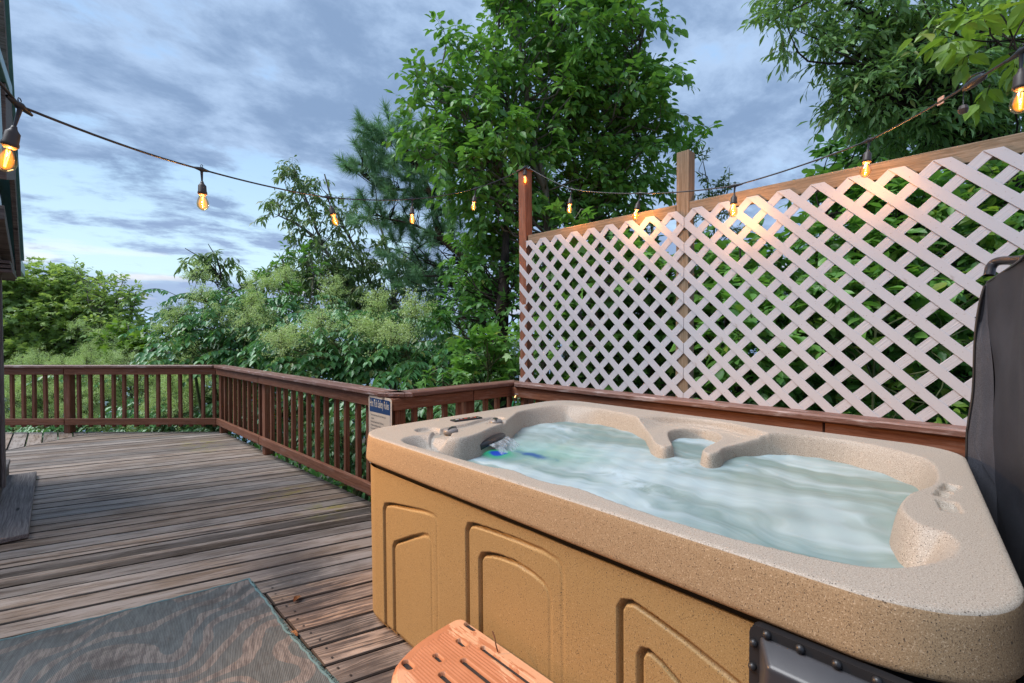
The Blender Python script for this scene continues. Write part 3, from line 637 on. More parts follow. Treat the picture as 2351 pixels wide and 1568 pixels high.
# coloured spa light under the waterfall
def glowmat():
    m, n = mat('spa_light_glow'); wp = n.n('ShaderNodeNewGeometry').outputs['Position']
    v = n.vec('MULTIPLY', n.mapping(n.vec('SUBTRACT', wp, (1.535, 1.645, WZ)), rot=(0, 0, R(0))), (1 / .085, 1 / .105, 0)); r = n.vec('LENGTH', v)
    v2 = n.vec('MULTIPLY', n.vec('SUBTRACT', wp, (1.63, 1.50, WZ)), (1 / .05, 1 / .17, 0)); r2 = n.vec('LENGTH', v2)
    nz = n.noise(wp, 16., 6., .65, .3); r = n.math('ADD', r, n.math('MULTIPLY', n.math('SUBTRACT', nz, .5), .8))
    r2 = n.math('ADD', r2, n.math('MULTIPLY', n.math('SUBTRACT', nz, .5), 1.3))
    col = n.mix(n.ramp(r, .32, .60), (.03, .10, .80), (.05, .70, .36)); col = n.mix(n.ramp(r2, 1.0, .5), col, (.05, .16, .60))
    al = n.math('MAXIMUM', n.math('MULTIPLY', n.ramp(r, 1.15, .15), .75), n.math('MULTIPLY', n.ramp(r2, 1.0, .1), .6))
    e = n.n('ShaderNodeEmission', ins={0: col, 1: .6}); t = n.n('ShaderNodeBsdfTransparent')
    finish(n, n.n('ShaderNodeMixShader', ins={0: al, 1: t.outputs[0], 2: e.outputs[0]}).outputs[0]); return m
GO = closed([(1.41, 1.75), (1.40, 1.5), (1.55, 1.25), (1.72, 1.28), (1.72, 1.6), (1.62, 1.76)], 5)
heightfield('spa_light', GO, lambda P: wz(P) + .003, .012, 0., glowmat(), tub, label='blue and green light glowing in the foam')
# control knobs
for kx, ky, a in ((1.405, 1.855, .5), (1.73, 1.875, .9)):
    V, F = lathe([(.036, .0), (.038, .012), (.036, .022), (.028, .027), (.0, .028)], 28); V = [(x + kx, y + ky, z + .884) for x, y, z in V]
    kn = link('control_knob', pmesh('control_knob', V, F, smooth=True), plain('knob_grey', (.20, .185, .175), .32), tub)
    c, s_ = math.cos(a), math.sin(a)
    link('knob_grip', pmesh('knob_grip', [(kx + c * p - s_ * q, ky + s_ * p + c * q, z) for p, q, z in [(-.036, -.004, .906), (.040, -.022, .896), (.040, .022, .896), (-.036, .004, .906), (-.03, -.003, .9155), (.041, -.012, .915), (.041, .012, .915), (-.03, .003, .9155)]],
        [(0, 3, 2, 1), (4, 5, 6, 7), (0, 1, 5, 4), (1, 2, 6, 5), (2, 3, 7, 6), (3, 0, 4, 7)], bevel=.004), plain('knob_dark', (.03, .03, .032), .3), kn)
# topside control panel
pa = math.atan2(-.02, .165); pm = Matrix.Translation((1.648, 2.03, .904)) @ Matrix.Rotation(pa, 4, 'Z')
pn = link('control_panel', boxm('control_panel', (-.092, -.026, -.004), (.092, .026, .004), .003, 2), plain('panel_black', (.03, .03, .035), .2), tub, pm)
gl_ = plain('panel_print', (.45, .45, .46), .4); rd = plain('panel_red', (.5, .06, .03), .4)
for x, y, w_, h_, mm in ((-.06, 0, .02, .01, gl_), (-.03, .006, .012, .006, gl_), (-.002, .003, .018, .012, rd), (.035, .004, .014, .004, gl_), (.03, -.012, .03, .002, rd), (.06, .002, .008, .012, rd), (-.045, -.014, .028, .002, rd), (.07, -.012, .012, .003, gl_)):
    link('button', boxm('button', (x - w_ / 2, y - h_ / 2, .0042), (x + w_ / 2, y + h_ / 2, .0052)), mm, pn, pn.matrix_basis @ Matrix.Identity(4) if False else Matrix.Identity(4)).matrix_parent_inverse = Matrix.Identity(4)
# waterfall spout and its falling water
sp = spline([(1.465, 1.700, .835), (1.50, 1.712, .846), (1.56, 1.735, .852), (1.62, 1.762, .852), (1.69, 1.800, .846), (1.715, 1.818, .835)], 6)
V, Fc = [], []
nl = np.array([.40, -.91])
for i, p in enumerate(sp):
    t = i / (len(sp) - 1); bow = .045 * math.sin(math.pi * t) + .006
    for o_, dz in ((-.04, .006), (bow * .6, .010), (bow, .003), (bow, -.010), (bow * .7, -.016), (-.04, -.018)): V.append((p[0] + nl[0] * o_, p[1] + nl[1] * o_, p[2] + dz))
for i in range(len(sp) - 1):
    for j in range(6): Fc.append((i * 6 + j, i * 6 + (j + 1) % 6, i * 6 + 6 + (j + 1) % 6, i * 6 + 6 + j))
Fc += [tuple(range(6))[::-1], tuple(range(len(V) - 6, len(V)))]
link('waterfall_spout', pmesh('waterfall_spout', V, Fc, smooth=True), M_black, tub)
m, n = mat('falling_water'); tco = n.n('ShaderNodeTexCoord').outputs['UV']; wp = n.n('ShaderNodeNewGeometry').outputs['Position']
fz_ = n.noise(n.mapping(wp, sc=(40, 40, 3)), 1.4, 4., .5)
b = n.n('ShaderNodeBsdfPrincipled', ins={'Base Color': (.75, .82, .86, 1), 'Roughness': .5, 'Specular IOR Level': .3}); t_ = n.n('ShaderNodeBsdfTransparent')
finish(n, n.n('ShaderNodeMixShader', ins={0: n.ramp(fz_, .35, .75, .10, .50), 1: t_.outputs[0], 2: b.outputs[0]}).outputs[0])
V, Q = [], []; na, nb = 22, 12
for i in range(na):
    s_ = i / (na - 1); p = sp[int(5 + s_ * (len(sp) - 11))]; bow = .045 * math.sin(math.pi * (5 + s_ * (len(sp) - 11)) / (len(sp) - 1)) + .004
    for j in range(nb):
        t = j / (nb - 1); o_ = bow + .075 * t * (1 + .25 * math.sin(i * 1.7)); V.append((p[0] + nl[0] * o_ + .004 * math.sin(i * 2.1), p[1] + nl[1] * o_, p[2] - .004 - (p[2] - WZ) * t ** 1.7))
for i in range(na - 1):
    for j in range(nb - 1): a = i * nb + j; Q.append((a, a + 1, a + nb + 1, a + nb))
link('waterfall', npmesh('waterfall', V, quads=Q, smooth=True), m, tub)
# lifter bracket on the front right
br = empty('cover_bracket', (1.04, .2, .7)); br.parent = tub; br.matrix_parent_inverse = pinv(tub)
YZ = lambda pts, x: [(x, a, b_) for a, b_ in pts]
pl = rounded([(.336, .772), (.336, .560), (-.02, .560), (-.02, .772)][::-1], [.02, .02, .03, .02][::-1], 6)
V = YZ(pl, 1.060) + YZ(pl, 1.038); q = len(pl)
link('bracket_plate', pmesh('bracket_plate', V, [tuple(range(q)), tuple(range(q, 2 * q))[::-1]] + [(i, (i + 1) % q, (i + 1) % q + q, i + q) for i in range(q)]), M_black, br)
a_ = [(1.040, .318, .757), (1.040, .318, .60), (1.040, .02, .60), (1.040, .02, .757)]; b_ = [(.985, .286, .728), (.990, .300, .62), (.985, .03, .62), (.985, .03, .728)]
link('bracket_body', pmesh('bracket_body', a_ + b_, [(0, 1, 2, 3), (7, 6, 5, 4), (0, 4, 5, 1), (1, 5, 6, 2), (2, 6, 7, 3), (3, 7, 4, 0)], bevel=.010, seg=3, smooth=True), plain('bracket_grey', (.035, .035, .04), .35), br)
V, F = lathe([(.0085, 0), (.0085, .004), (.006, .0085), (0, .010)], 14); rv = pmesh('rivet', [(-z, x, y) for x, y, z in V], [f[::-1] for f in F], smooth=True)
for i, (y, z) in enumerate([(.302, .764), (.242, .764), (.182, .764), (.122, .764), (.06, .764), (.327, .735), (.329, .684), (.312, .65)]):
    link('rivet', rv, M_black, br, Matrix.Translation((1.039, y, z - .002)))

# ------------------------------------------------------------------ folded cover standing at the right
cover = empty('tub_cover', (2.3, -.16, 0), label='folded hot tub cover in black mesh fabric standing at the right edge', cat='tub cover')
def drape(name, cols, M_, amp=.006, ny=48, sub=10, **k):
    """cloth between columns; a column is a list of 3-D points from top to bottom"""
    cc = [spline(c, 8) for c in cols]; cc = [np.array([[np.interp(t, np.linspace(0, 1, len(c)), c[:, a]) for a in range(3)] for t in np.linspace(0, 1, ny)]) for c in cc]
    cc = np.array(cc); f = np.array([spline(cc[:, r], sub) for r in range(ny)]); nc = f.shape[1]
    wob = amp * (np.sin(f[..., 2] * 7 + f[..., 0] * 11) + .6 * np.sin(f[..., 2] * 16 + f[..., 0] * 19) + .4 * np.sin(f[..., 0] * 40 + f[..., 2] * 3)); f[..., 1] += wob * .8; f[..., 0] += wob * .3
    I = np.arange(ny * nc).reshape(ny, nc); Q = np.stack([I[:-1, :-1], I[:-1, 1:], I[1:, 1:], I[1:, :-1]], -1).reshape(-1, 4)
    return link(name, npmesh(name, f.reshape(-1, 3), quads=Q, smooth=True), M_, cover, **k)
dn_ = lambda p, z: np.array([p[0], p[1], z])
EL = [at(2261, 656, 1.80), at(2249, 700, 1.81), at(2239, 775, 1.82), at(2234, 898, 1.83), at(2223, 975, 1.84), at(2219, 1050, 1.85)]; EL.append(dn_(EL[-1], .02))
BD = [at(2267, 648, 1.79), at(2269, 700, 1.78), at(2273, 800, 1.76), at(2280, 930, 1.74), at(2288, 1100, 1.70), at(2293, 1173, 1.69)]; BD.append(dn_(BD[-1], .02))
MD = [at(2264, 652, 1.795), at(2259, 710, 1.81), at(2254, 800, 1.80), at(2256, 930, 1.80), at(2252, 1050, 1.80), at(2256, 1120, 1.79)]; MD.append(dn_(MD[-1], .02))
def rest(x, y, zt): return [(x, y, zt), (x, y, zt * .7), (x - .01, y - .01, zt * .3), (x, y, .02)]
drape('cover_end', [EL, MD, BD], M_fold, .0035, label='grey lighter mesh end flap')
drape('cover_panel', [BD, rest(2.28, -.085, 1.618), rest(2.06, -.105, 1.632), rest(1.7, -.165, 1.65), rest(1.1, -.26, 1.66)], M_cover)
drape('cover_panel', [EL, rest(2.64, -.28, 1.60), rest(2.0, -.42, 1.62), rest(1.1, -.48, 1.62)], M_cover)
link('cover_top', pmesh('cover_top', [tuple(BD[0]), tuple(EL[0]), (2.64, -.28, 1.60), (1.1, -.48, 1.62), (1.1, -.26, 1.66), (1.7, -.165, 1.65), (2.06, -.105, 1.632), (2.28, -.085, 1.618)], [tuple(range(8))]), M_cover, cover)
tubeobj('piping', [spline(EL, 6), spline([BD[0], (2.28, -.085, 1.62), (2.06, -.105, 1.634), (1.7, -.165, 1.652)], 6)], [.005, .004], M_black, cover, 6)
SH = [at(2271, 632, 1.86), at(2276, 612, 1.86), at(2292, 600, 1.84), at(2335, 597, 1.76), at(2420, 590, 1.62)]
tubeobj('strap_handle', [spline(SH, 6)], [.017], plain('vinyl_black', (.02, .02, .025), .3), cover, 8)

# ------------------------------------------------------------------ plastic step
BZ = .362
def terracotta():
    m, n = mat('terracotta_plastic'); wp = n.n('ShaderNodeNewGeometry').outputs['Position']
    g = n.noise(n.mapping(wp, sc=(26, 3.2, 3)), 1.5, 6., .65); g3 = n.noise(n.mapping(wp, sc=(60, 2, 2)), 1.5, 3., .6)
    sx = n.n('ShaderNodeSeparateXYZ', ins={0: wp})
    worn = n.ramp(n.math('ADD', sx.outputs[0], n.math('ADD', n.math('MULTIPLY', n.math('SUBTRACT', g, .5), .32), n.math('MULTIPLY', n.math('SUBTRACT', n.noise(wp, 9., 5., .6), .5), .10))), .985, .992)
    base = n.mix(n.noise(wp, 14., 5., .6), (.36, .13, .055), (.50, .205, .10))
    base = n.mix(n.math('MULTIPLY', worn, .85), base, n.mix(g3, (.52, .25, .13), (.68, .40, .24)))
    corner = n.ramp(n.math('ADD', n.vec('LENGTH', n.vec('SUBTRACT', wp, (.70, 1.18, .33))), n.math('MULTIPLY', g, .12)), .13, .11)
    base = n.mix(n.math('MULTIPLY', corner, .7), base, (.62, .34, .20))
    b = n.n('ShaderNodeBsdfPrincipled', ins={'Base Color': base, 'Roughness': .5, 'Specular IOR Level': .4})
    n.t.links.new(n.n('ShaderNodeBump', ins={'Strength': .2, 'Distance': .002, 'Height': g}).outputs[0], b.inputs['Normal']); finish(n, b.outputs[0]); return m
M_terra = terracotta()
BO = rounded([(1.043, .35), (1.043, 1.318), (.93, 1.322), (.79, 1.297), (.70, 1.235), (.665, 1.02), (.650, .35)], [.02, .035, .08, .06, .06, .15, .02], 8)
SLOTS = [(1.026, 1.243, .009, .028), (.950, 1.198, .007, .022), (.853, 1.194, .007, .021), (.768, 1.234, .009, .024), (.984, 1.02, .0075, .115), (.984, .74, .0075, .115), (.901, 1.02, .008, .115), (.901, .76, .008, .115), (.818, 1.02, .008, .115), (.818, .76, .008, .115), (.742, 1.0, .008, .12)]
def benchz(P):
    d = -sdf(P, BO); z = np.full(len(P), BZ) - .016 * (1 - sm(d, 0, .022)) ** 2
    z -= .003 * sm(d, .012, .016)
    gr = (np.abs(((P[:, 0] - .67) / .0105) % 1 - .5) < .16); area = (d > .035) & (P[:, 1] < 1.285 - .02 * np.sin(P[:, 0] * 140))
    ds = np.full(len(P), 9.)
    for x, y, hx, hy in SLOTS: hx = hx * 1.2; ds = np.minimum(ds, rbox(P, x, y, hx, hy, 0, hx))
    z -= .0018 * (gr & area & (ds > .012))
    z -= .045 * sm(-ds, -.001, .0018); return z
bench = empty('tub_step', (.85, .9, 0), label='terracotta plastic step with slotted ribbed tread beside the tub', cat='step stool')
heightfield('tread', BO, benchz, .0026, .0, M_terra, bench)
loft('body', densify(BO, .02), [(-.001, BZ - .016), (.004, BZ - .024), (.006, BZ - .05), (.010, .20), (.016, 0.)], M_terra, bench)
dk = plain('shade_dark', (.02, .015, .012), .8)
tubeobj('slot_bridge', [[(.984 + dx, y, BZ - .012), (1.000 + dx, y, BZ - .012)] for dx, y in ((-.008, .875), (-.091, .888))], [.005, .005], M_terra, bench, 6)
for x, y, hx, hy in SLOTS: link('slot_shade', boxm('slot_shade', (x - hx * 1.25, y - hy * 1.02, BZ - .050), (x + hx * 1.25, y + hy * 1.02, BZ - .015)), dk, bench)  # near-black inserts stand for the shade inside the open slots
tubeobj('twig', [spline([(1.000, 1.075, BZ + .002), (1.004, 1.09, BZ + .02), (1.010, 1.10, BZ + .030), (1.013, 1.115, BZ + .045)], 4)], [.0022], bark('twig_bark', (.08, .03, .015), (.2, .09, .05)), None, 6, label='short brown twig lying on the terracotta step', cat='twig')

# ------------------------------------------------------------------ rug
def rugmat():
    m, n = mat('outdoor_rug'); wp = n.n('ShaderNodeNewGeometry').outputs['Position']; r_ = n.mapping(wp, rot=(0, 0, R(12)))
    wv = n.vec('ADD', r_, n.vec('MULTIPLY', n.n('ShaderNodeTexNoise', ins={'Vector': r_, 'Scale': 2.4, 'Detail': 1.}).outputs['Color'], (.9, .9, 0)))
    vo = n.n('ShaderNodeTexWave', wave_type='RINGS', rings_direction='Z', ins={'Vector': n.mapping(wv, sc=(1, 1, 0), loc=(-.6, -2.1, 0)), 'Scale': 2.3, 'Distortion': 3.0, 'Detail': 1., 'Detail Scale': 1.5}).outputs['Fac']
    edge = n.noise(wp, 60., 3., .6); f = n.ramp(n.math('ADD', vo, n.math('MULTIPLY', n.math('SUBTRACT', edge, .5), .22)), .56, .62)
    wvv = n.n('ShaderNodeTexWave', wave_type='BANDS', bands_direction='X', ins={'Vector': r_, 'Scale': 52., 'Distortion': .6, 'Detail': 2.}).outputs['Fac']
    streak = n.noise(n.mapping(r_, sc=(36, 5, 1)), 1.8, 5., .7)
    pink = n.mix(n.ramp(streak, .38, .62), (.115, .102, .098), (.215, .190, .175)); teal = n.mix(n.ramp(streak, .3, .7), (.080, .088, .090), (.130, .142, .144))
    dirt = n.ramp(n.noise(wp, 3.2, 6., .7, .3), .50, .66)
    base = n.mix(f, teal, pink); base = n.mix(n.math('MULTIPLY', wvv, .22), base, (.05, .05, .05)); base = n.mix(n.math('MULTIPLY', dirt, .7), base, (.065, .06, .058))
    b = n.n('ShaderNodeBsdfPrincipled', ins={'Base Color': base, 'Roughness': .95, 'Specular IOR Level': .1})
    n.t.links.new(n.n('ShaderNodeBump', ins={'Strength': .6, 'Distance': .003, 'Height': n.math('ADD', wvv, streak)}).outputs[0], b.inputs['Normal']); finish(n, b.outputs[0]); return m
RG = np.array([(.762, 2.862), (-.185, 3.06), (-1.7, 3.39), (-2.0, 1.7), (-2.0, .8), (.80, .8), (.782, 1.4), (.765, 1.793), (.757, 1.964), (.748, 2.257), (.757, 2.483)])
rug = empty('outdoor_rug', (-.4, 2.0, 0), label='worn teal and pink scroll patterned outdoor rug on the deck', cat='rug')
RGd = densify(RG, .02); RGd = RGd + .0025 * np.stack([np.sin(np.arange(len(RGd)) * 1.3), np.cos(np.arange(len(RGd)) * .9)], -1)
heightfield('pile', RGd, lambda P: .011 + .003 * np.sin(P[:, 0] * 7 + P[:, 1] * 3) * np.cos(P[:, 1] * 6) + .004 * sm(P[:, 0], .68, .76) * (1 + np.sin(P[:, 1] * 13)), .012, .0, rugmat(), rug)
P3 = np.column_stack([RGd, .010 + .003 * np.sin(RGd[:, 0] * 7 + RGd[:, 1] * 3) * np.cos(RGd[:, 1] * 6) + .004 * sm(RGd[:, 0], .68, .76) * (1 + np.sin(RGd[:, 1] * 13))]); P3 = np.vstack([P3, P3[:1]])
tubeobj('binding', [P3], [.0055 + .001 * np.sin(np.arange(len(P3)) * 1.7)], plain('teal_yarn', (.10, .17, .18), .95, var=.3, scale=120., bump=.6), rug, 6)
fv = []
for i in range(520):
    y = random.uniform(1.5, 2.84); x = np.interp(y, [1.4, 1.793, 1.964, 2.257, 2.483, 2.862], [.782, .765, .757, .748, .757, .762]); L_ = random.uniform(.006, .022 if y < 2.35 else .010)
    fv.append([(x - .002, y, .012), (x + L_ * .6, y + random.uniform(-.008, .008), .012 + random.uniform(0, .008)), (x + L_, y + random.uniform(-.012, .012), .006)])
tubeobj('fringe', fv, [.0013] * len(fv), plain('fray_yarn', (.12, .20, .20), .95, var=.3, scale=60.), rug, 3, kind='stuff')

# ------------------------------------------------------------------ safety sign
sign = empty('safety_sign', (1.735, 3.15, .65), label='cream sign headed Hot Tub Safety Rules on the railing post', cat='sign')
sx = 1.728; Y0, Y1, Z0s, Z1s = 3.325, 2.982, .385, .915
def signplate(name, inset, x, th, M_, r, z1=Z1s, z0=Z0s, **k):
    P = rounded([(Y1 + inset, z0 + inset), (Y0 - inset, z0 + inset), (Y0 - inset, z1 - inset), (Y1 + inset, z1 - inset)], [r] * 4, 6); q = len(P)
    V = [(x, a, b_) for a, b_ in P] + [(x + th, a, b_) for a, b_ in P]
    return link(name, pmesh(name, V, [tuple(range(q))[::-1], tuple(range(q, 2 * q))] + [(i, (i + 1) % q, (i + 1) % q + q, i + q) for i in range(q)]), M_, sign, **k)
M_cream = plain('cream_enamel', (.74, .58, .44), .4, var=.06, scale=12.); M_navy = plain('navy_print', (.012, .05, .15), .4, var=.15, scale=60.); M_ink = plain('dark_ink', (.03, .03, .05), .5)
signplate('plate', 0, sx, .003, M_cream, .028)
signplate('border_line', .018, sx - .0006, .0005, M_navy, .012)
signplate('print_field', .022, sx - .0012, .0005, M_cream, .010)
signplate('heading_band', .018, sx - .0018, .0005, M_navy, .010, z0=Z1s - .142)
def text(s_, y, z, size, M_, xs=1., name='lettering', x=None, bold=.0):
    cu = bpy.data.curves.new(name, 'FONT'); cu.body = s_; cu.size = size; cu.offset = bold; cu.space_character = .98; cu.resolution_u = 3
    tmp = bpy.data.objects.new(name, cu); me_ = bpy.data.meshes.new_from_object(tmp); bpy.data.objects.remove(tmp)
    V = np.zeros(len(me_.vertices) * 3); me_.vertices.foreach_get('co', V); V = V.reshape(-1, 3)
    Wd = np.column_stack([np.full(len(V), x if x else sx - .0022), y - V[:, 0] * xs, z + V[:, 1]]); me_.vertices.foreach_set('co', Wd.ravel()); me_.update()
    o_ = link(name, me_, M_, sign); return o_
text('Hot Tub Safety Rules', 3.300, .832, .080, plain('cream_print', (.75, .62, .48), .4), .42, 'heading', x=sx - .0025, bold=.0004)
lines = ['\u2022 Shower with soap and water before you', '   come in.', '\u2022 Enter and exit the Hot Tub slowly.', '\u2022 Please no jumping or diving.', '\u2022 Do not bring glass in or near Hot Tub.', '\u2022 Do not use alcohol, narcotics, or', '   medications.', '\u2022 Elderly persons must consult before', '   use.',
         '\u2022 Inexperienced users check', '   before use.', '\u2022 Do not', '\u2022 Do', '\u2022 Do', '\u2022 D']
for i, s_ in enumerate(lines): text(s_, 3.292, .762 - i * .0262, .021, M_ink, .66)
for y, z in ((3.30, .893), (3.005, .888), (3.30, .41)):
    V, F = lathe([(.005, 0), (.004, .002), (0, .003)], 10); link('screw', pmesh('screw', [(sx - .002 - c_, y + a, z + b_) for a, b_, c_ in V], [f[::-1] for f in F], smooth=True), M_dirt, sign)

# ------------------------------------------------------------------ hose end at the railing corner
hose = empty('garden_hose', (2.88, 2.86, .85), label='green garden hose end with brass fitting behind the hot tub corner', cat='hose')
ha, hb_ = at(1177, 936, 4.05), at(1186, 905, 4.05)
tubeobj('hose', [spline([ha + [0, 0, -.75], ha + [-.02, -.02, -.3], ha, ha * .45 + hb_ * .55], 6)], [.010], M_hose, hose, 10)
dv = hb_ - ha; P_ = [ha + dv * t for t in (.5, .58, .60, .78, .80, .86, .88, 1.0)]
tubeobj('brass_fitting', [P_], [np.array([.011, .013, .016, .016, .012, .012, .009, .009])], M_brass, hose, 12)
tubeobj('clamp', [[ha + dv * .62, ha + dv * .72]], [.018], M_black, hose, 12)
tubeobj('valve_lever', [[ha + dv * .66 + RT * .015, ha + dv * .70 + RT * .04], [ha + dv * .6 + RT * .03, ha + dv * .75 + RT * .035], [hb_ - RT * .015, hb_ + RT * .015]], [.003, .003, .004], M_steel, hose, 6)

# ------------------------------------------------------------------ string lights
m, n = mat('bulb_glass'); fr_ = n.n('ShaderNodeLayerWeight', ins={'Blend': .35}).outputs['Facing']
gl = n.n('ShaderNodeBsdfGlossy', ins={0: (1, .95, .9, 1), 'Roughness': .05}); tr = n.n('ShaderNodeBsdfTransparent', ins={0: (1, .80, .50, 1)})
finish(n, n.n('ShaderNodeMixShader', ins={0: n.math('ADD', n.math('MULTIPLY', fr_, .35), .05), 1: tr.outputs[0], 2: gl.outputs[0]}).outputs[0]); M_glass = m
def emis(name, c, s_):
    m, n = mat(name); finish(n, n.n('ShaderNodeEmission', ins={0: (*c, 1), 1: s_}).outputs[0]); return m
M_fil = emis('hot_filament', (1., .42, .07), 24.); m, n = mat('filament_glow'); fc_ = n.n('ShaderNodeLayerWeight', ins={'Blend': .5}).outputs['Facing']
finish(n, n.n('ShaderNodeMixShader', ins={0: n.math('MULTIPLY', n.math('POWER', n.math('SUBTRACT', 1., fc_), 2.), .55), 1: n.n('ShaderNodeBsdfTransparent').outputs[0], 2: n.n('ShaderNodeEmission', ins={0: (1., .36, .04, 1), 1: 2.2}).outputs[0]}).outputs[0]); M_haze = m
V, F = lathe([(.0, -.018), (.008, -.022), (.0145, -.036), (.0185, -.052), (.0165, -.066), (.010, -.075), (.0, -.079)], 16); glow_me = pmesh('glow', V, F, smooth=True)
V, F = lathe([(.0105, .0), (.0115, -.012), (.0165, -.026), (.0225, -.042), (.0245, -.055), (.0225, -.067), (.016, -.077), (.007, -.083), (.0, -.0845)], 20); glass_me = pmesh('glass_bulb', V, F, smooth=True)
V, F = lathe([(.0, .050), (.006, .050), (.0075, .043), (.010, .038), (.0165, .030), (.0175, .004), (.0195, .0), (.0195, -.008), (.016, -.011), (.0125, -.016), (.0, -.016)], 20); sock_me = pmesh('socket', V, F, smooth=True)
def bulb(conn, ang, azd, drop, label, power, first=False):
    """conn: point on the cord; hangs with a small tilt"""
    root = empty('pendant_bulb', conn, label=label, cat='light bulb', group='bulbs hanging from the string light cord')
    t = np.array([math.sin(ang) * math.cos(azd), math.sin(ang) * math.sin(azd), -math.cos(ang)])
    M_ = Vector(t).to_track_quat('-Z', 'Y').to_matrix().to_4x4(); top = np.array(conn) + t * drop; M_.translation = top + t * .05
    link('socket', sock_me, M_socket, root, M_); g_ = link('glass_bulb', glass_me, M_glass, root, M_)
    link('glow', glow_me, M_haze, g_, M_)
    b0 = np.array(conn) + np.array([0, 0, -.012])
    tubeobj('drop_wire', [[conn, b0, top, top + t * .006]], [[.009, .006, .0038, .006]], M_cord, root, 8)
    cvec = root_dir(conn)
    tubeobj('connector', [[np.array(conn) - cvec * .045, np.array(conn) - cvec * .03, np.array(conn) - cvec * .012, np.array(conn), np.array(conn) + cvec * .012, np.array(conn) + cvec * .03, np.array(conn) + cvec * .045]], [[.004, .0065, .009, .012, .009, .0065, .004]], M_cord, root, 8)
    ring = [np.array(conn) + np.array([0, 0, .016]) + .006 * (cvec * math.cos(a) + np.array([0, 0, 1]) * math.sin(a)) for a in np.linspace(0, 2 * math.pi, 11)]
    tubeobj('hanging_loop', [ring], [.0016], M_cord, root, 5)
    side = np.array([M_[0][0], M_[1][0], M_[2][0]]); c0 = top + t * .05
    fl = [[c0 + t * .022 + side * s_ * .004, c0 + t * .045 + side * s_ * .0032, c0 + t * .070 + side * s_ * .0012] for s_ in (-1, 1)]
    tubeobj('filament', fl, [.0017, .0017], M_fil, root, 5)
    li = bpy.data.lights.new('bulb_light', 'POINT'); li.energy = power; li.color = (1., .50, .16); li.shadow_soft_size = .004
    lo = bpy.data.objects.new('bulb_light', li); COL.objects.link(lo); lo.parent = root; lo.matrix_parent_inverse = pinv(root); lo.location = c0 + t * .046
    return root
PT = np.array([3.055, 2.905, 2.885])
def s_at(u, v, d): return at(u, v, d)
left_pts = [((45, 243), 1.33), ((463, 389), 2.15), ((753, 453), 2.97), ((946, 457), 3.50), ((1092, 433), 3.93)]
right_pts = [((1312, 434), 3.68), ((1470, 444), 3.22), ((1687, 426), 2.72), ((1995, 322), 2.24), ((2345, 118), 1.42)]
LP = [s_at(*p, d) for p, d in left_pts]; RP = [s_at(*p, d) for p, d in right_pts]
top = PT + np.array([0, 0, .0])
lead = [np.array([-1.6, -.9, 3.0]), np.array([-1.1, .1, 2.72]), np.array([-.62, .75, 2.48])]
tail = [np.array([1.2, -1.0, 2.60]), np.array([.6, -1.9, 2.9])]
def sag(pts, a=.012, k_=10):
    o = []
    for p, q in zip(pts[:-1], pts[1:]):
        for t in np.linspace(0, 1, k_, endpoint=False): o.append(np.asarray(p) * (1 - t) + np.asarray(q) * t - np.array([0, 0, a * 4 * t * (1 - t)]))
    return np.array(o + [np.asarray(pts[-1])])
ropeL = sag(lead + LP + [top + [-.02, .01, -.003]]); ropeR = sag([top + [0.0, -.03, -.003]] + RP[:] + tail)
ROPE = np.vstack([ropeL, [top + [0, 0, .012]], ropeR])
def root_dir(p):
    i = int(np.argmin(np.linalg.norm(ROPE - np.array(p), axis=1))); i = min(max(i, 1), len(ROPE) - 2); d = ROPE[i + 1] - ROPE[i - 1]; return d / np.linalg.norm(d)
cord = empty('string_light_cord', (3.0, 2.9, 2.9), label='black cord of the string lights looped over the tall brown post', cat='cord')
tubeobj('cord', [ROPE], [.0042], M_cord, cord, 8)
names = [('clear bulb nearest the house, leftmost on the string', .25, 2.4, .060), ('clear glowing bulb against open sky, second from the left', .02, 0, .055), ('glowing bulb hanging tilted in front of the thin leafy tree', .28, -.7, .055),
         ('glowing bulb hanging in front of the pine branches', .03, 1, .055), ('glowing bulb hanging just left of the tall brown post', .12, 2.4, .055)]
for i, (p, (lb, a, z_, dr)) in enumerate(zip(LP, names)): bulb(p, a, z_, dr, lb, 9. if i == 0 else 7.)
bulb(PT + np.array([-.048, -.028, -.012]), .05, 0, .012, 'glowing bulb resting on the face of the tall brown post', 1.0)
names = [('glowing bulb just right of the tall brown post, before the trees', .1, 2.4, .062), ('glowing bulb touching the top beam left of the pine post', .2, 2.2, .055), ('glowing bulb before the lattice just right of the pine post', .05, 2., .050),
         ('glowing bulb before the top beam, against the sky gap on the right', .08, 2., .045), ('large orange bulb cut by the right edge of the picture', .1, 0, .05)]
for i, (p, (lb, a, z_, dr)) in enumerate(zip(RP, names)): bulb(p, a, z_, dr, lb, 11. if i < 4 else 4.0)
for p, lb in ((lead[2], 'lit bulb of the string over the deck, next before the one at the house'), (lead[1], 'lit bulb of the string left of the camera, over the rug'), (lead[0], 'lit bulb at the start of the string, behind the camera')): bulb(p, .05, 0, .055, lb, 7.)
tape = at(2160, 232, 1.92); td = root_dir(tape)
board('paper_tag', tape - td * .018 + [0, 0, .002], tape + td * .018 + [0, 0, .002], .003, .030, plain('pink_paper', (.62, .38, .28), .7), None, bevel=0, label='small pinkish paper tag wrapped round the cord', cat='tag')
pa_, pb_ = at(2212, 205, 1.80), at(2262, 172, 1.68)
plug = empty('cord_joint', pa_, label='taped black plug joint where two string light cords meet', cat='plug')
tubeobj('plug', [[pa_, pa_ * .9 + pb_ * .1, pa_ * .5 + pb_ * .5, pa_ * .1 + pb_ * .9, pb_]], [[.006, .014, .017, .014, .006]], M_cord, plug, 10)
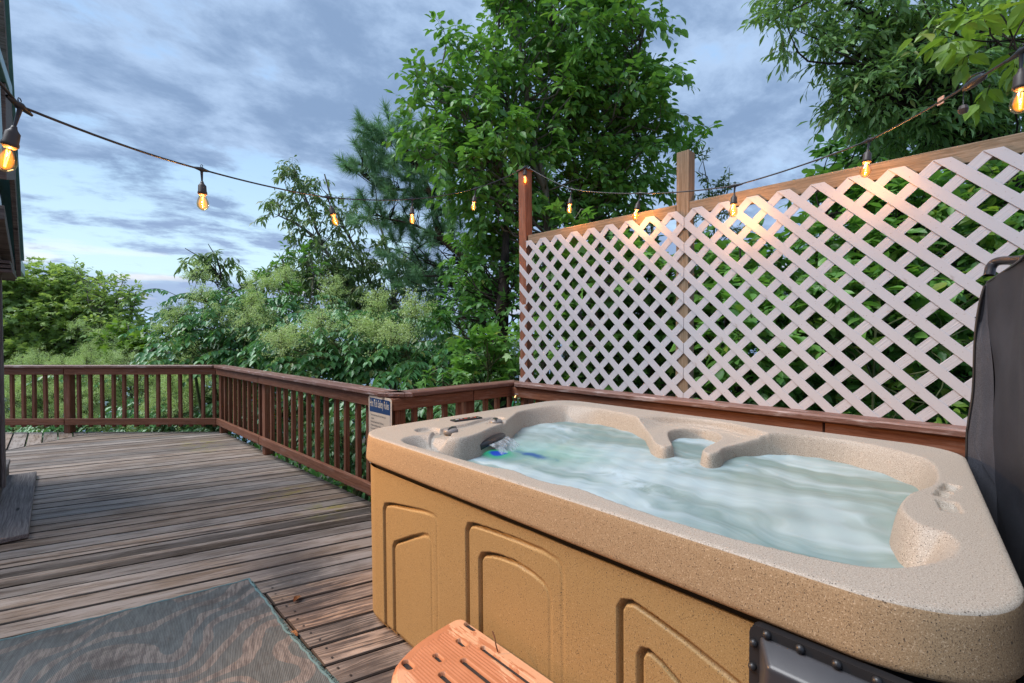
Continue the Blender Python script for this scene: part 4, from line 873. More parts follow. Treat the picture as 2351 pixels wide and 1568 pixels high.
tubeobj('tie_wire', [spline([pa_ + [0, 0, .01], pa_ * .6 + pb_ * .4 + [0, 0, .028], pb_ + [0, 0, .014]], 6), spline([pa_ + [0, 0, -.01], pa_ + [.004, 0, -.035], pa_ + [-.002, 0, -.062]], 6)], [.003, .0018], M_cord, plug, 6)
cp_ = pa_ + np.array([-.002, 0, -.078]); V, F = lathe([(.0, .016), (.012, .014), (.017, .0), (.013, -.014), (.0, -.017)], 9); link('socket_cap', pmesh('socket_cap', [(x + cp_[0], y + cp_[1], z + cp_[2]) for x, y, z in V], F, smooth=False), M_socket, plug)
# ------------------------------------------------------------------ vegetation
def unit(a): return a / (np.linalg.norm(a, axis=-1, keepdims=True) + 1e-9)
OV = (np.array([(0, 0, 0), (.45, 0, -.03), (1, 0, -.14), (.16, .17, .03), (.42, .27, .05), (.74, .17, .01), (.16, -.17, .03), (.42, -.27, .05), (.74, -.17, .01)]),
      np.array([(0, 1, 3), (3, 1, 4), (4, 1, 5), (5, 1, 2), (0, 6, 1), (6, 7, 1), (7, 8, 1), (8, 2, 1)]))
LA = (np.array([(0, 0, 0), (.5, 0, -.03), (1, 0, -.2), (.22, .10, .02), (.55, .14, .02), (.22, -.10, .02), (.55, -.14, .02)]),
      np.array([(0, 1, 3), (3, 1, 4), (4, 1, 2), (0, 5, 1), (5, 6, 1), (6, 2, 1)]))
def lobed(n_l, cut, w):
    V = [(.28, 0, .0)]; angs = np.linspace(-2.2, 2.2, n_l * 2 - 1)
    V.append((0, 0, 0))
    for i, a in enumerate(angs):
        r = (.72 * (1 - .32 * abs(a) / 2.2)) * (1 if i % 2 == 0 else cut); V.append((.28 + r * math.cos(a), r * math.sin(a) * w, -.10 * r if i % 2 == 0 else .03))
    k_ = len(V); return np.array(V), np.array([(0, i, i + 1) for i in range(1, k_ - 1)] + [(0, k_ - 1, 1)])
MP = lobed(5, .52, 1.0)
DIA = (np.array([(0, 0, 0), (.5, .35, .05), (1, 0, 0), (.5, -.35, .05)]), np.array([(0, 1, 2), (0, 2, 3)]))
ND = (np.array([(0, -.012, 0), (0, .012, 0), (1, 0, 0)]), np.array([(0, 1, 2)]))
class Leaves:
    """collects leaf placements: position, length direction, normal, size"""
    def __init__(s): s.P, s.D, s.N, s.S = [], [], [], []
    def add(s, P, D, N, S):
        s.P.append(P); s.D.append(D); s.N.append(N); s.S.append(np.broadcast_to(S, (len(P),)).copy())
    def get(s): return [np.concatenate(a) for a in (s.P, s.D, s.N, s.S)]
def frames(D, N):
    D = unit(D); Sd = unit(np.cross(N, D)); return D, Sd, np.cross(D, Sd)
def leafmesh(name, P, D, N, S, tpl):
    D, Sd, Nn = frames(D, N); T, F = tpl
    V = P[:, None] + S[:, None, None] * (D[:, None] * T[None, :, 0:1] + Sd[:, None] * T[None, :, 1:2] + Nn[:, None] * T[None, :, 2:3])
    k_ = len(T); tr_ = (F[None] + (np.arange(len(P)) * k_)[:, None, None]).reshape(-1, 3); return npmesh(name, V.reshape(-1, 3), tris=tr_, smooth=False)
def put_leaves(L, tpl, M_, root, single=0, pname='crown'):
    P, D, N, S = L.get(); ok_ = ~((sdf(P[:, :2], deck_poly) < .10) & (P[:, 2] < 1.6) & (P[:, 2] > -.8)); P, D, N, S = P[ok_], D[ok_], N[ok_], S[ok_]; keep = np.ones(len(P), bool)
    if single:
        q = P - np.array([0, 0, H]); z = q @ FW; u = q @ RT / z; v = q @ UP / z; vis = (z > .3) & (np.abs(u) < 1.1) & (np.abs(v) < .74)
        key = np.where(vis, S / np.maximum(z, .3), 0); idx_ = np.argsort(-key)[:single]; keep[idx_] = False
        me_ = pmesh('leaf', tpl[0], [tuple(map(int, f)) for f in tpl[1]]); me_.materials.append(M_)
        d_, s_, n_ = frames(D[idx_], N[idx_]); pi = pinv(root)
        for a, i in enumerate(idx_):
            Mx = Matrix(((d_[a][0], s_[a][0], n_[a][0], 0), (d_[a][1], s_[a][1], n_[a][1], 0), (d_[a][2], s_[a][2], n_[a][2], 0), (0, 0, 0, 1))) @ Matrix.Scale(float(S[i]), 4); Mx.translation = P[i]
            o_ = bpy.data.objects.new('leaf', me_); COL.objects.link(o_); o_.parent = root; o_.matrix_parent_inverse = pi; o_.matrix_basis = Mx
    if keep.any(): link(pname, leafmesh(pname, P[keep], D[keep], N[keep], S[keep], tpl), M_, root, kind='stuff')
def blobs(spec, dens, g=rng, shell=.5):
    """clump centres inside ellipsoids given as (u, v, distance, ru, rv, rd); returns centres and outward directions"""
    Cs, Os = [], []
    for (u, v, d, ru, rv, rd, *wgt) in spec:
        a, b_ = ru * d / 1063, rv * d / 1063; nn = max(3, int(dens * (a * b_ * rd) ** (2 / 3) * (wgt[0] if wgt else 1)))
        x = unit(g.normal(size=(nn, 3))); r = g.uniform(0, 1, (nn, 1)) ** shell; x = x * r
        c = at(u, v, d); Cs.append(c + x[:, :1] * a * RT + x[:, 1:2] * b_ * UP + x[:, 2:] * rd * FW)
        Os.append(unit(x[:, :1] * RT + x[:, 1:2] * UP + x[:, 2:] * FW + np.array([0, 0, .25])))
    return np.concatenate(Cs), np.concatenate(Os)
def sprays(C_, O_, k_tw, n_lf, ln, leaf, droop=.3, spread=.8, g=rng, flat=.0, jit=.25):
    """k_tw twigs per clump, each with n_lf leaves set alternately; returns leaves and twig paths"""
    L = Leaves(); tw = []
    n_ = len(C_)
    for k_ in range(k_tw):
        d = unit(O_ + g.normal(size=(n_, 3)) * spread); d[:, 2] *= (1 - flat); d = unit(d); ll = ln * g.uniform(.6, 1.2, n_)
        s_ = unit(np.cross(d, [0, 0, 1.])) ; tip = C_ + d * ll[:, None] - np.array([0, 0, 1]) * (ll * droop * .5)[:, None]
        mid = C_ + d * (ll * .5)[:, None]
        for i in range(n_lf):
            t = (i + .6) / n_lf; pos = C_ * (1 - t) ** 2 + mid * 2 * t * (1 - t) + tip * t * t; sgn = 1 if i % 2 else -1
            ld = unit(d * (.35 + .5 * t) + s_ * sgn * (1.0 - .6 * t) + g.normal(size=(n_, 3)) * jit - np.array([0, 0, 1]) * droop * g.uniform(.4, 1.6, (n_, 1)))
            nm = unit(np.array([0, 0, 1.]) + g.normal(size=(n_, 3)) * .45)
            L.add(pos + g.normal(size=(n_, 3)) * ln * .03, ld, nm, leaf * g.uniform(.6, 1.25, n_))
        tw.append((C_, mid, tip))
    return L, tw
def twigs(tw, every=1, r=.003):
    paths = [np.array([a[i], b_[i], c[i]]) for a, b_, c in tw for i in range(0, len(a), every)]
    return paths, [np.array([r, r * .7, r * .3])] * len(paths)
def limbs(trunk, Cc, g=rng, frac=.5, r0=.035, wig=.12):
    """bent limbs from the nearest lower trunk point to the clumps"""
    T = np.asarray(trunk); out, rad = [], []
    for c in Cc[g.uniform(size=len(Cc)) < frac]:
        d = np.linalg.norm(T - c, axis=1) + .8 * np.clip(T[:, 2] - c[2] + .35, 0, None) * 2; b_ = T[int(np.argmin(d))]; L_ = np.linalg.norm(c - b_)
        if L_ < .1: continue
        m1 = b_ * .62 + c * .38 + g.normal(size=3) * L_ * wig - [0, 0, L_ * .05]; m2 = b_ * .28 + c * .72 + g.normal(size=3) * L_ * wig * .7
        P = spline([b_, m1, m2, c], 3); out.append(P); rad.append(np.linspace(min(r0, .008 + .010 * L_), .0035, len(P)))
    return out, rad
def tree(name, label, cat, base, trunks, spec, dens, tpl, LM, BM, leaf, k_tw=3, n_lf=6, ln=.3, droop=.3, single=0, tr=.07, frac=.5, group=None, spread=.8, flat=0., shell=.5, jit=.25, r0=.035, seed=1):
    g = np.random.default_rng(seed); root = empty(name, tuple(map(float, base)), label=label, cat=cat, group=group)
    tp = [spline(t, 7) for t in trunks]; C_, O_ = blobs(spec, dens, g, shell)
    tubeobj('trunk', tp, [np.linspace(tr * (1 if i == 0 else .6), tr * .18, len(p)) for i, p in enumerate(tp)], BM, root, 8)
    L, tw = sprays(C_, O_, k_tw, n_lf, ln, leaf, droop, spread, g, flat, jit)
    lp, lr = limbs(np.concatenate(tp), C_, g, frac, r0); t2, r2 = twigs(tw)
    if lp: tubeobj('branch', lp, lr, BM, root, 5, kind='stuff')
    tubeobj('twig', t2, r2, BM, root, 3, kind='stuff')
    put_leaves(L, tpl, LM, root, single); return root
def wallspec(u0, u1, v0, v1, d, nu, nv, ru, rv, rd, jit=.3, g=np.random.default_rng(4)):
    o = []
    for i in range(nu):
        for j in range(nv):
            o.append((u0 + (u1 - u0) * (i + .5 + g.uniform(-jit, jit)) / nu, v0 + (v1 - v0) * (j + .5 + g.uniform(-jit, jit)) / nv, d + g.uniform(-.3, .3), ru, rv, rd))
    return o
G_ = 'trees and shrubs round the deck'
gz = lambda p, z=-3.2: np.array([p[0], p[1], z])
# --- tall leafy tree in the middle
D1_ = 6.6; a = at(1262, 780, D1_); b_ = at(1320, 780, D1_ + .5)
tree('broadleaf_tree', 'tall broadleaf tree rising behind the tall brown post, filling the sky centre', 'tree', gz(a),
     [[gz(a), at(1250, 800, D1_), at(1255, 470, D1_), at(1222, 300, D1_), at(1198, 130, D1_), at(1170, -80, D1_)], [gz(b_), at(1330, 700, D1_ + .5), at(1320, 400, D1_ + .5), at(1310, 180, D1_ + .5), at(1270, 90, D1_ + .4), at(1260, -120, D1_)],
      [at(1300, 480, D1_ + .4), at(1390, 300, D1_ + .4), at(1450, 180, D1_ + .2), at(1480, 60, D1_)], [at(1252, 500, D1_), at(1130, 380, D1_ - .3), at(1060, 260, D1_ - .5), at(1000, 190, D1_ - .6)], [at(1255, 440, D1_), at(1160, 240, D1_), at(1140, 120, D1_), at(1150, 20, D1_)]],
     [(1290, -20, 6.8, 170, 90, 1.0), (1160, 30, 6.6, 60, 60, .5), (1270, 130, 6.6, 150, 60, .9), (1400, 110, 6.7, 70, 70, .6), (1170, 200, 6.5, 70, 55, .6), (1060, 250, 6.3, 90, 55, .6), (1130, 320, 6.2, 120, 55, .7), (1400, 220, 6.8, 110, 60, .8), (1500, 200, 6.7, 60, 45, .4), (1460, 290, 6.8, 90, 60, .7), (1290, 260, 6.9, 110, 70, .9), (1230, 370, 6.9, 210, 60, .9),
      (1060, 380, 6.0, 100, 60, .5), (1010, 330, 6.1, 70, 45, .4), (1450, 390, 6.9, 90, 55, .7), (1140, 460, 6.4, 110, 55, .7), (1380, 470, 7.1, 130, 60, .8), (1240, 480, 7.2, 110, 60, .7), (990, 190, 6.1, 50, 28, .3), (965, 240, 6.0, 32, 35, .3), (950, 290, 6.0, 30, 30, .3), (1545, 185, 6.7, 32, 25, .3), (1040, 110, 6.4, 26, 55, .3, .8), (1105, 130, 6.4, 45, 40, .4), (1500, 55, 6.6, 35, 22, .25), (1420, 20, 6.5, 60, 55, .5),
      (1110, 590, 6.9, 80, 60, .6), (1590, 330, 7.3, 38, 20, .3), (1160, 560, 6.8, 55, 60, .5), (1100, 660, 7.0, 60, 60, .5), (1540, 280, 7., 30, 40, .3), (1310, 330, 7.5, 200, 130, .6, .7), (1250, 150, 7.5, 180, 130, .5, .6)],
     128, OV, L_tree, B_grey, .128, 3, 7, .36, .55, single=260, tr=.075, frac=.5, group=G_, seed=3)
# --- pine
def pine():
    g = np.random.default_rng(5); D_ = 8.6; base = gz(at(1060, 780, D_)); root = empty('pine_tree', tuple(base), label='pine with long green needle tufts and a crooked brown limb, left of the leafy tree', cat='tree', group=G_)
    tr_ = [spline([base, at(1150, 760, D_), at(1110, 640, D_), at(1060, 585, D_), at(1010, 540, D_), at(985, 440, D_), at(950, 370, D_), at(900, 300, D_)], 6), spline([at(1040, 570, D_), at(960, 520, D_), at(880, 500, D_)], 5),
           spline([at(985, 440, D_), at(880, 430, D_), at(830, 400, D_)], 5), spline([at(960, 380, D_), at(940, 320, D_), at(930, 290, D_)], 4)]
    tubeobj('trunk', tr_, [np.linspace(.085, .03, len(tr_[0])), np.linspace(.03, .012, len(tr_[1])), np.linspace(.03, .012, len(tr_[2])), np.linspace(.03, .01, len(tr_[3]))], B_pine, root, 8)
    C_, O_ = blobs([(900, 330, 8.5, 75, 50, .5, 1.6), (850, 390, 8.4, 50, 35, .4, 1.5), (930, 400, 8.6, 95, 65, .6, 1.3), (990, 340, 8.6, 60, 60, .5), (960, 480, 8.8, 110, 45, .6), (870, 500, 8.8, 75, 45, .5), (1010, 560, 8.9, 60, 50, .5), (970, 650, 8.9, 70, 60, .6), (1040, 660, 9., 70, 50, .5), (1060, 780, 8.4, 70, 60, .5), (920, 570, 8.9, 60, 50, .5, .7), (1030, 440, 8.2, 50, 60, .4), (1040, 540, 8.4, 50, 50, .4), (820, 400, 8.5, 25, 25, .3)], 85, g, .6)
    lp, lr = limbs(np.concatenate(tr_), C_, g, .6, .03); tubeobj('branch', lp, lr, B_dark, root, 5, kind='stuff')
    P, D, N, S = [], [], [], []
    for c, o in zip(C_, O_):
        ax = unit(o + g.normal(size=3) * .5 + [0, 0, .2]); nn = 190; t = g.uniform(0, .26, nn); d = unit(ax * .75 + g.normal(size=(nn, 3)) * .62); P.append(c + ax * t[:, None]); D.append(d); N.append(g.normal(size=(nn, 3))); S.append(g.uniform(.13, .24, nn))
    P, D, N, S = map(np.concatenate, (P, D, N, S)); T = (ND[0] * np.array([1, 2.0, 1]), ND[1])
    link('needles', leafmesh('needles', P, D, N, S, T), L_pine, root, kind='stuff')
pine()
# --- thin open tree left of the pine
D3 = 9.8
tree('thin_tree', 'thin open crowned tree with drooping olive leaves, left of the pine', 'tree', gz(at(900, 780, D3)), [[gz(at(905, 780, D3)), at(905, 760, D3), at(900, 640, D3), at(885, 560, D3), at(860, 480, D3)], [at(860, 760, D3), at(800, 660, D3), at(740, 560, D3), at(700, 450, D3), at(670, 400, D3)],
     [at(740, 560, D3), at(690, 520, D3), at(640, 495, D3)], [at(870, 700, D3), at(830, 600, D3), at(770, 480, D3), at(745, 400, D3)]],
     [(680, 400, D3, 45, 32, .4), (660, 480, D3, 50, 35, .4), (725, 440, D3, 55, 45, .5), (740, 530, D3, 75, 45, .6), (810, 590, D3, 80, 60, .7), (760, 640, D3, 75, 50, .6), (860, 660, D3, 80, 60, .7), (680, 600, D3, 50, 40, .4), (900, 600, D3, 50, 55, .5), (640, 620, D3, 45, 40, .4), (800, 480, D3, 40, 40, .4, .7), (880, 700, D3, 90, 40, .6), (960, 640, D3, 60, 50, .5), (790, 680, D3, 90, 40, .5), (960, 720, D3, 70, 35, .5), (730, 620, D3, 60, 40, .4)],
     75, LA, L_olive, B_grey, .15, 4, 7, .26, .9, tr=.075, frac=.8, group=G_, seed=7, jit=.35)
tree('hillside_wood', 'hazy darker trees on the slope beyond the aralias, low behind the railings', 'trees', gz(at(500, 900, 14.), -7), [[gz(at(420, 850, 14), -7), at(430, 900, 14), at(440, 830, 14)], [gz(at(700, 850, 13.5), -7), at(700, 900, 13.5), at(700, 800, 13.5)], [gz(at(950, 850, 13), -7), at(950, 900, 13), at(960, 780, 13)], [gz(at(150, 900, 16), -8), at(150, 900, 16), at(160, 850, 16)]],
     wallspec(-60, 420, 845, 1000, 15.5, 5, 2, 90, 50, .8) + wallspec(380, 1230, 780, 1020, 13.5, 8, 3, 90, 55, .8), 42, OV, L_olive, B_grey, .24, 3, 6, .45, .4, tr=.07, frac=.3, group=G_, seed=28)
# --- bare topped spindly tree
D4 = 9.2
tree('spindly_tree', 'spindly tree with dead twigs at its top, above the pale blossoms left of centre', 'tree', gz(at(560, 780, D4)), [[gz(at(560, 780, D4)), at(560, 760, D4), at(548, 690, D4), at(510, 650, D4), at(480, 605, D4), at(425, 570, D4)], [at(510, 650, D4), at(500, 600, D4), at(478, 560, D4)]],
     [(455, 600, D4, 35, 20, .25, 1.5), (490, 585, D4, 28, 20, .25, 1.5), (495, 630, D4, 30, 22, .25), (560, 640, D4, 32, 18, .25), (605, 645, D4, 30, 20, .25), (580, 690, D4, 60, 30, .4), (520, 700, D4, 50, 25, .3)],
     80, LA, L_olive, B_dark, .17, 4, 6, .22, 1.0, tr=.035, frac=.9, group=G_, seed=8)
# --- poplar shoots
tree('shoot_cluster', 'upright leafy shoots between the spindly tree and the thin tree', 'shrub', gz(at(680, 780, 8.8)), [[gz(at(690, 780, 8.8)), at(680, 760, 8.8), at(660, 640, 8.8), at(640, 580, 8.8)], [at(690, 760, 8.8), at(720, 650, 8.8), at(710, 580, 8.8)]],
     [(650, 610, 8.8, 18, 45, .2), (712, 610, 8.8, 22, 45, .2), (680, 680, 8.8, 60, 40, .4), (620, 660, 8.8, 30, 25, .3)], 95, OV, L_tree, B_grey, .11, 3, 7, .22, .3, tr=.03, frac=.8, group=G_, seed=9)
# --- pale maple at the left
D5 = 12.5
tree('maple_tree', 'broad pale green maple beyond the far railing at the left', 'tree', gz(at(90, 780, D5), -6), [[gz(at(80, 780, D5), -6), at(85, 840, D5), at(80, 760, D5), at(70, 680, D5), at(60, 620, D5)], [at(85, 830, D5), at(40, 730, D5), at(30, 650, D5)], [at(130, 840, D5), at(130, 770, D5), at(170, 700, D5), at(175, 640, D5)], [at(85, 830, D5), at(110, 730, D5), at(120, 640, D5)]],
     [(60, 650, D5, 75, 50, .9), (100, 700, D5, 110, 60, 1.1), (60, 780, D5, 110, 60, 1.1), (150, 670, D5, 45, 50, .6), (190, 740, D5, 90, 60, .9), (110, 810, D5, 130, 45, 1.), (-40, 700, D5, 80, 90, 1.)], 150, MP, L_maple, B_grey, .135, 4, 7, .34, .25, tr=.075, frac=.5, group=G_, seed=10, single=0)
tree('maple_sapling', 'darker spire topped saplings at the right side of the pale maple', 'tree', gz(at(260, 780, 12.), -6), [[gz(at(265, 780, 12.), -6), at(265, 760, 12.), at(283, 640, 12.)], [at(230, 780, 12.), at(240, 640, 12.)], [at(290, 800, 12), at(312, 670, 12.)]],
     [(238, 680, 12., 16, 55, .2, 1.3), (262, 700, 12., 20, 40, .3), (283, 680, 12., 14, 60, .2, 1.3), (308, 700, 12., 17, 45, .3, 1.3), (175, 650, 12., 12, 45, .2), (205, 690, 12., 20, 50, .3), (280, 760, 12., 55, 45, .6), (325, 770, 12., 25, 45, .4), (270, 800, 12., 80, 40, .6)], 150, OV, L_maple, B_grey, .12, 3, 6, .26, .1, tr=.04, frac=.7, group=G_, seed=11)
tree('young_maple', 'bright yellow green young maple just beyond the far railing', 'tree', gz(at(300, 780, 10.5), -5), [[gz(at(300, 780, 10.5), -5), at(298, 820, 10.5), at(290, 740, 10.5)]],
     [(270, 770, 10.5, 35, 25, .3), (300, 800, 10.5, 55, 35, .4), (340, 790, 10.5, 35, 25, .3), (420, 800, 10.2, 30, 20, .3)], 130, MP, L_lime, B_grey, .15, 3, 5, .24, .3, tr=.03, frac=.8, group=G_, seed=12)
# --- drooping cherry at the upper right, broad leaved branch close by
D6 = 4.6
tree('cherry_tree', 'cherry tree with drooping slim leaves hanging over the upper right corner', 'tree', gz(at(2330, 700, 5.4)), [[gz(at(2360, 700, 5.4)), at(2330, 420, 5.2), at(2230, 260, 5.0), at(2130, 110, 4.9), at(2060, 20, 4.8)], [at(2230, 260, 5.0), at(2250, 170, 4.7), at(2230, 110, 4.6)], [at(2290, 350, 5.0), at(2210, 280, 4.9), at(2100, 250, 4.9)], [at(2130, 110, 4.9), at(1980, 20, 4.9), at(1850, -40, 4.9)]],
     [(1880, -5, 4.9, 70, 45, .4), (1790, 60, 4.9, 45, 35, .25), (1850, 90, 4.9, 25, 50, .25), (1800, 10, 4.9, 50, 40, .3), (1990, 20, 4.8, 100, 50, .5), (2060, 90, 4.8, 125, 60, .6), (1940, 120, 4.8, 50, 50, .3), (2130, 190, 4.8, 140, 70, .6), (2010, 200, 4.8, 75, 60, .4), (1965, 250, 4.8, 45, 35, .3), (2250, 270, 4.9, 110, 60, .5), (2130, 280, 4.9, 110, 45, .5), (1940, 190, 4.8, 30, 45, .2), (2200, 80, 5.0, 130, 70, .5), (2200, 180, 5.3, 160, 150, .5, 1.4), (2070, 110, 5.2, 110, 110, .4, 1.2), (2160, 290, 5.2, 150, 60, .4, 1.2)],
     190, LA, L_cherry, B_dark, .115, 4, 7, .26, .60, single=250, tr=.06, frac=.5, group=G_, seed=13, jit=.2, r0=.022)
D7 = 2.7
tree('broadleaf_branch', 'close branch with large bright green leaves at the top right edge', 'branch', at(2560, 60, 2.7), [[at(2560, 60, 2.9), at(2420, 80, 2.8), at(2260, 95, 2.75), at(2140, 62, 2.7)], [at(2560, 60, 2.9), at(2420, 130, 2.8), at(2300, 105, 2.7)]],
     [(2300, 15, 2.75, 45, 25, .2), (2250, 75, 2.7, 60, 22, .2), (2180, 70, 2.7, 40, 15, .1), (2330, 95, 2.8, 45, 35, .2), (2330, 50, 2.9, 50, 40, .2), (2330, 160, 2.9, 30, 25, .2)], 200, OV, L_lime, B_dark, .125, 2, 4, .14, .55, single=200, tr=.010, frac=.7, group=G_, seed=14, r0=.005)
# --- mass behind the lattice
tree('lattice_side_maple', 'deep green maple leaved sapling behind the left half of the lattice', 'tree', gz(at(1380, 780, 5.6)), [[gz(at(1370, 780, 5.6)), at(1370, 700, 5.6), at(1390, 560, 5.6)], [gz(at(1480, 780, 5.8)), at(1490, 650, 5.8), at(1500, 520, 5.8)]],
     wallspec(1230, 1640, 560, 930, 5.6, 4, 4, 75, 62, .35) + [(1322, 505, 4.9, 22, 12, .1, 2.), (1600, 600, 5.8, 60, 70, .3)], 180, MP, L_tree, B_grey, .13, 3, 5, .24, .3, single=180, tr=.03, frac=.5, group=G_, seed=15)
tree('shade_thicket', 'dark leafy thicket showing through the right half of the lattice', 'shrub', gz(at(1900, 780, 5.)), [[gz(at(1880, 780, 5.)), at(1880, 700, 5.), at(1850, 520, 5.)], [gz(at(2080, 780, 4.8)), at(2080, 650, 4.8), at(2130, 450, 4.8)], [gz(at(2250, 780, 4.8)), at(2250, 600, 4.8), at(2280, 400, 4.8)], [gz(at(1700, 780, 5.2)), at(1700, 650, 5.2), at(1690, 560, 5.2)]],
     wallspec(1640, 2400, 640, 980, 4.6, 6, 4, 85, 62, .35) + wallspec(1850, 2400, 420, 680, 4.7, 5, 3, 80, 60, .35) + [(1700, 640, 5.2, 60, 60, .3), (1780, 590, 5.2, 55, 50, .3)], 195, OV, L_tree, B_dark, .130, 3, 6, .26, .35, single=280, tr=.03, frac=.4, group=G_, seed=16)
tree('bright_sprig_shrub', 'fresh bright green sprigs in front of the dark thicket behind the lattice', 'shrub', gz(at(2000, 780, 4.1)), [[gz(at(2000, 780, 4.1)), at(2010, 760, 4.1), at(2060, 600, 4.1)]],
     [(2060, 660, 4.1, 120, 40, .2), (2180, 520, 4.1, 90, 50, .2), (1950, 800, 4.1, 90, 40, .2), (2200, 770, 4.0, 70, 60, .2), (2280, 400, 4.2, 60, 40, .2), (2130, 900, 3.9, 90, 50, .2), (1800, 760, 4.3, 50, 50, .2), (2290, 640, 3.9, 50, 50, .2)], 95, OV, L_lime, B_green, .12, 2, 5, .22, .35, single=150, tr=.015, frac=.7, group=G_, seed=17, r0=.008)
tree('far_wood_edge', 'dark backing wood beyond the lattice and behind the thicket', 'tree', gz(at(1900, 780, 7.5)), [[gz(at(1900, 780, 7.6)), at(1900, 700, 7.6), at(1880, 520, 7.6)], [gz(at(1500, 780, 8)), at(1500, 600, 8.), at(1480, 480, 8.)], [gz(at(2250, 780, 7.4)), at(2250, 600, 7.4), at(2260, 200, 7.4)]],
     wallspec(1240, 2500, 620, 1000, 7.6, 9, 4, 95, 72, .5) + wallspec(1900, 2500, 300, 640, 7.2, 4, 3, 95, 75, .5) + [(1690, 600, 7.6, 70, 50, .4), (2350, 180, 7., 90, 110, .5), (1400, 560, 8., 130, 60, .5)], 110, OV, L_dark, B_dark, .17, 3, 6, .34, .4, tr=.06, frac=.3, group=G_, seed=18)
tree('feathery_tree', 'slender feathery yellow green tree top right of the pine post', 'tree', gz(at(1640, 780, 7)), [[gz(at(1635, 780, 7)), at(1640, 560, 7), at(1625, 430, 7), at(1610, 350, 7)], [at(1640, 520, 7), at(1670, 440, 7), at(1675, 385, 7)]],
     [(1612, 390, 7, 14, 40, .15, 1.3), (1640, 430, 7, 30, 35, .2), (1672, 430, 7, 14, 40, .15, 1.3), (1620, 470, 7, 40, 40, .3), (1660, 500, 7, 45, 40, .3), (1650, 580, 7, 60, 60, .3)], 120, LA, L_olive, B_green, .085, 4, 7, .16, .1, tr=.02, frac=.8, group=G_, seed=19, r0=.008)
# --- big dark trunk wrapped in vines left of the tall post
g_ = np.random.default_rng(20); tb = at(1150, 960, 6.0)
tree('vine_clad_tree', 'dark thick trunk wrapped in vines just left of the lattice', 'tree', gz(tb), [[gz(tb), at(1148, 900, 6.), at(1150, 760, 6.), at(1158, 620, 6.2), at(1165, 480, 6.4)]],
     [(1180, 660, 6., 30, 90, .3), (1130, 720, 6., 50, 60, .4), (1120, 830, 5.8, 75, 40, .4), (1060, 700, 6.4, 55, 35, .4), (1030, 720, 6.4, 50, 30, .4), (1185, 850, 6., 25, 60, .2), (1080, 610, 6.2, 50, 50, .4)], 130, OV, L_dark, B_dark, .10, 3, 6, .22, .4, tr=.17, frac=.7, group=G_, seed=21)
tree('maple_shrub', 'bright green star leaved shrub beside the dark trunk and the lattice', 'shrub', gz(at(1110, 800, 5.2)), [[gz(at(1120, 800, 5.2)), at(1120, 850, 5.2), at(1110, 800, 5.2)]],
     [(1090, 800, 5.2, 55, 28, .3), (1150, 790, 5.2, 38, 28, .3), (1180, 860, 5.1, 25, 40, .2), (1040, 860, 5.0, 75, 20, .3), (1110, 860, 5.4, 60, 30, .3)], 150, MP, L_tree, B_green, .11, 3, 5, .20, .2, tr=.015, frac=.7, group=G_, seed=22, single=80)
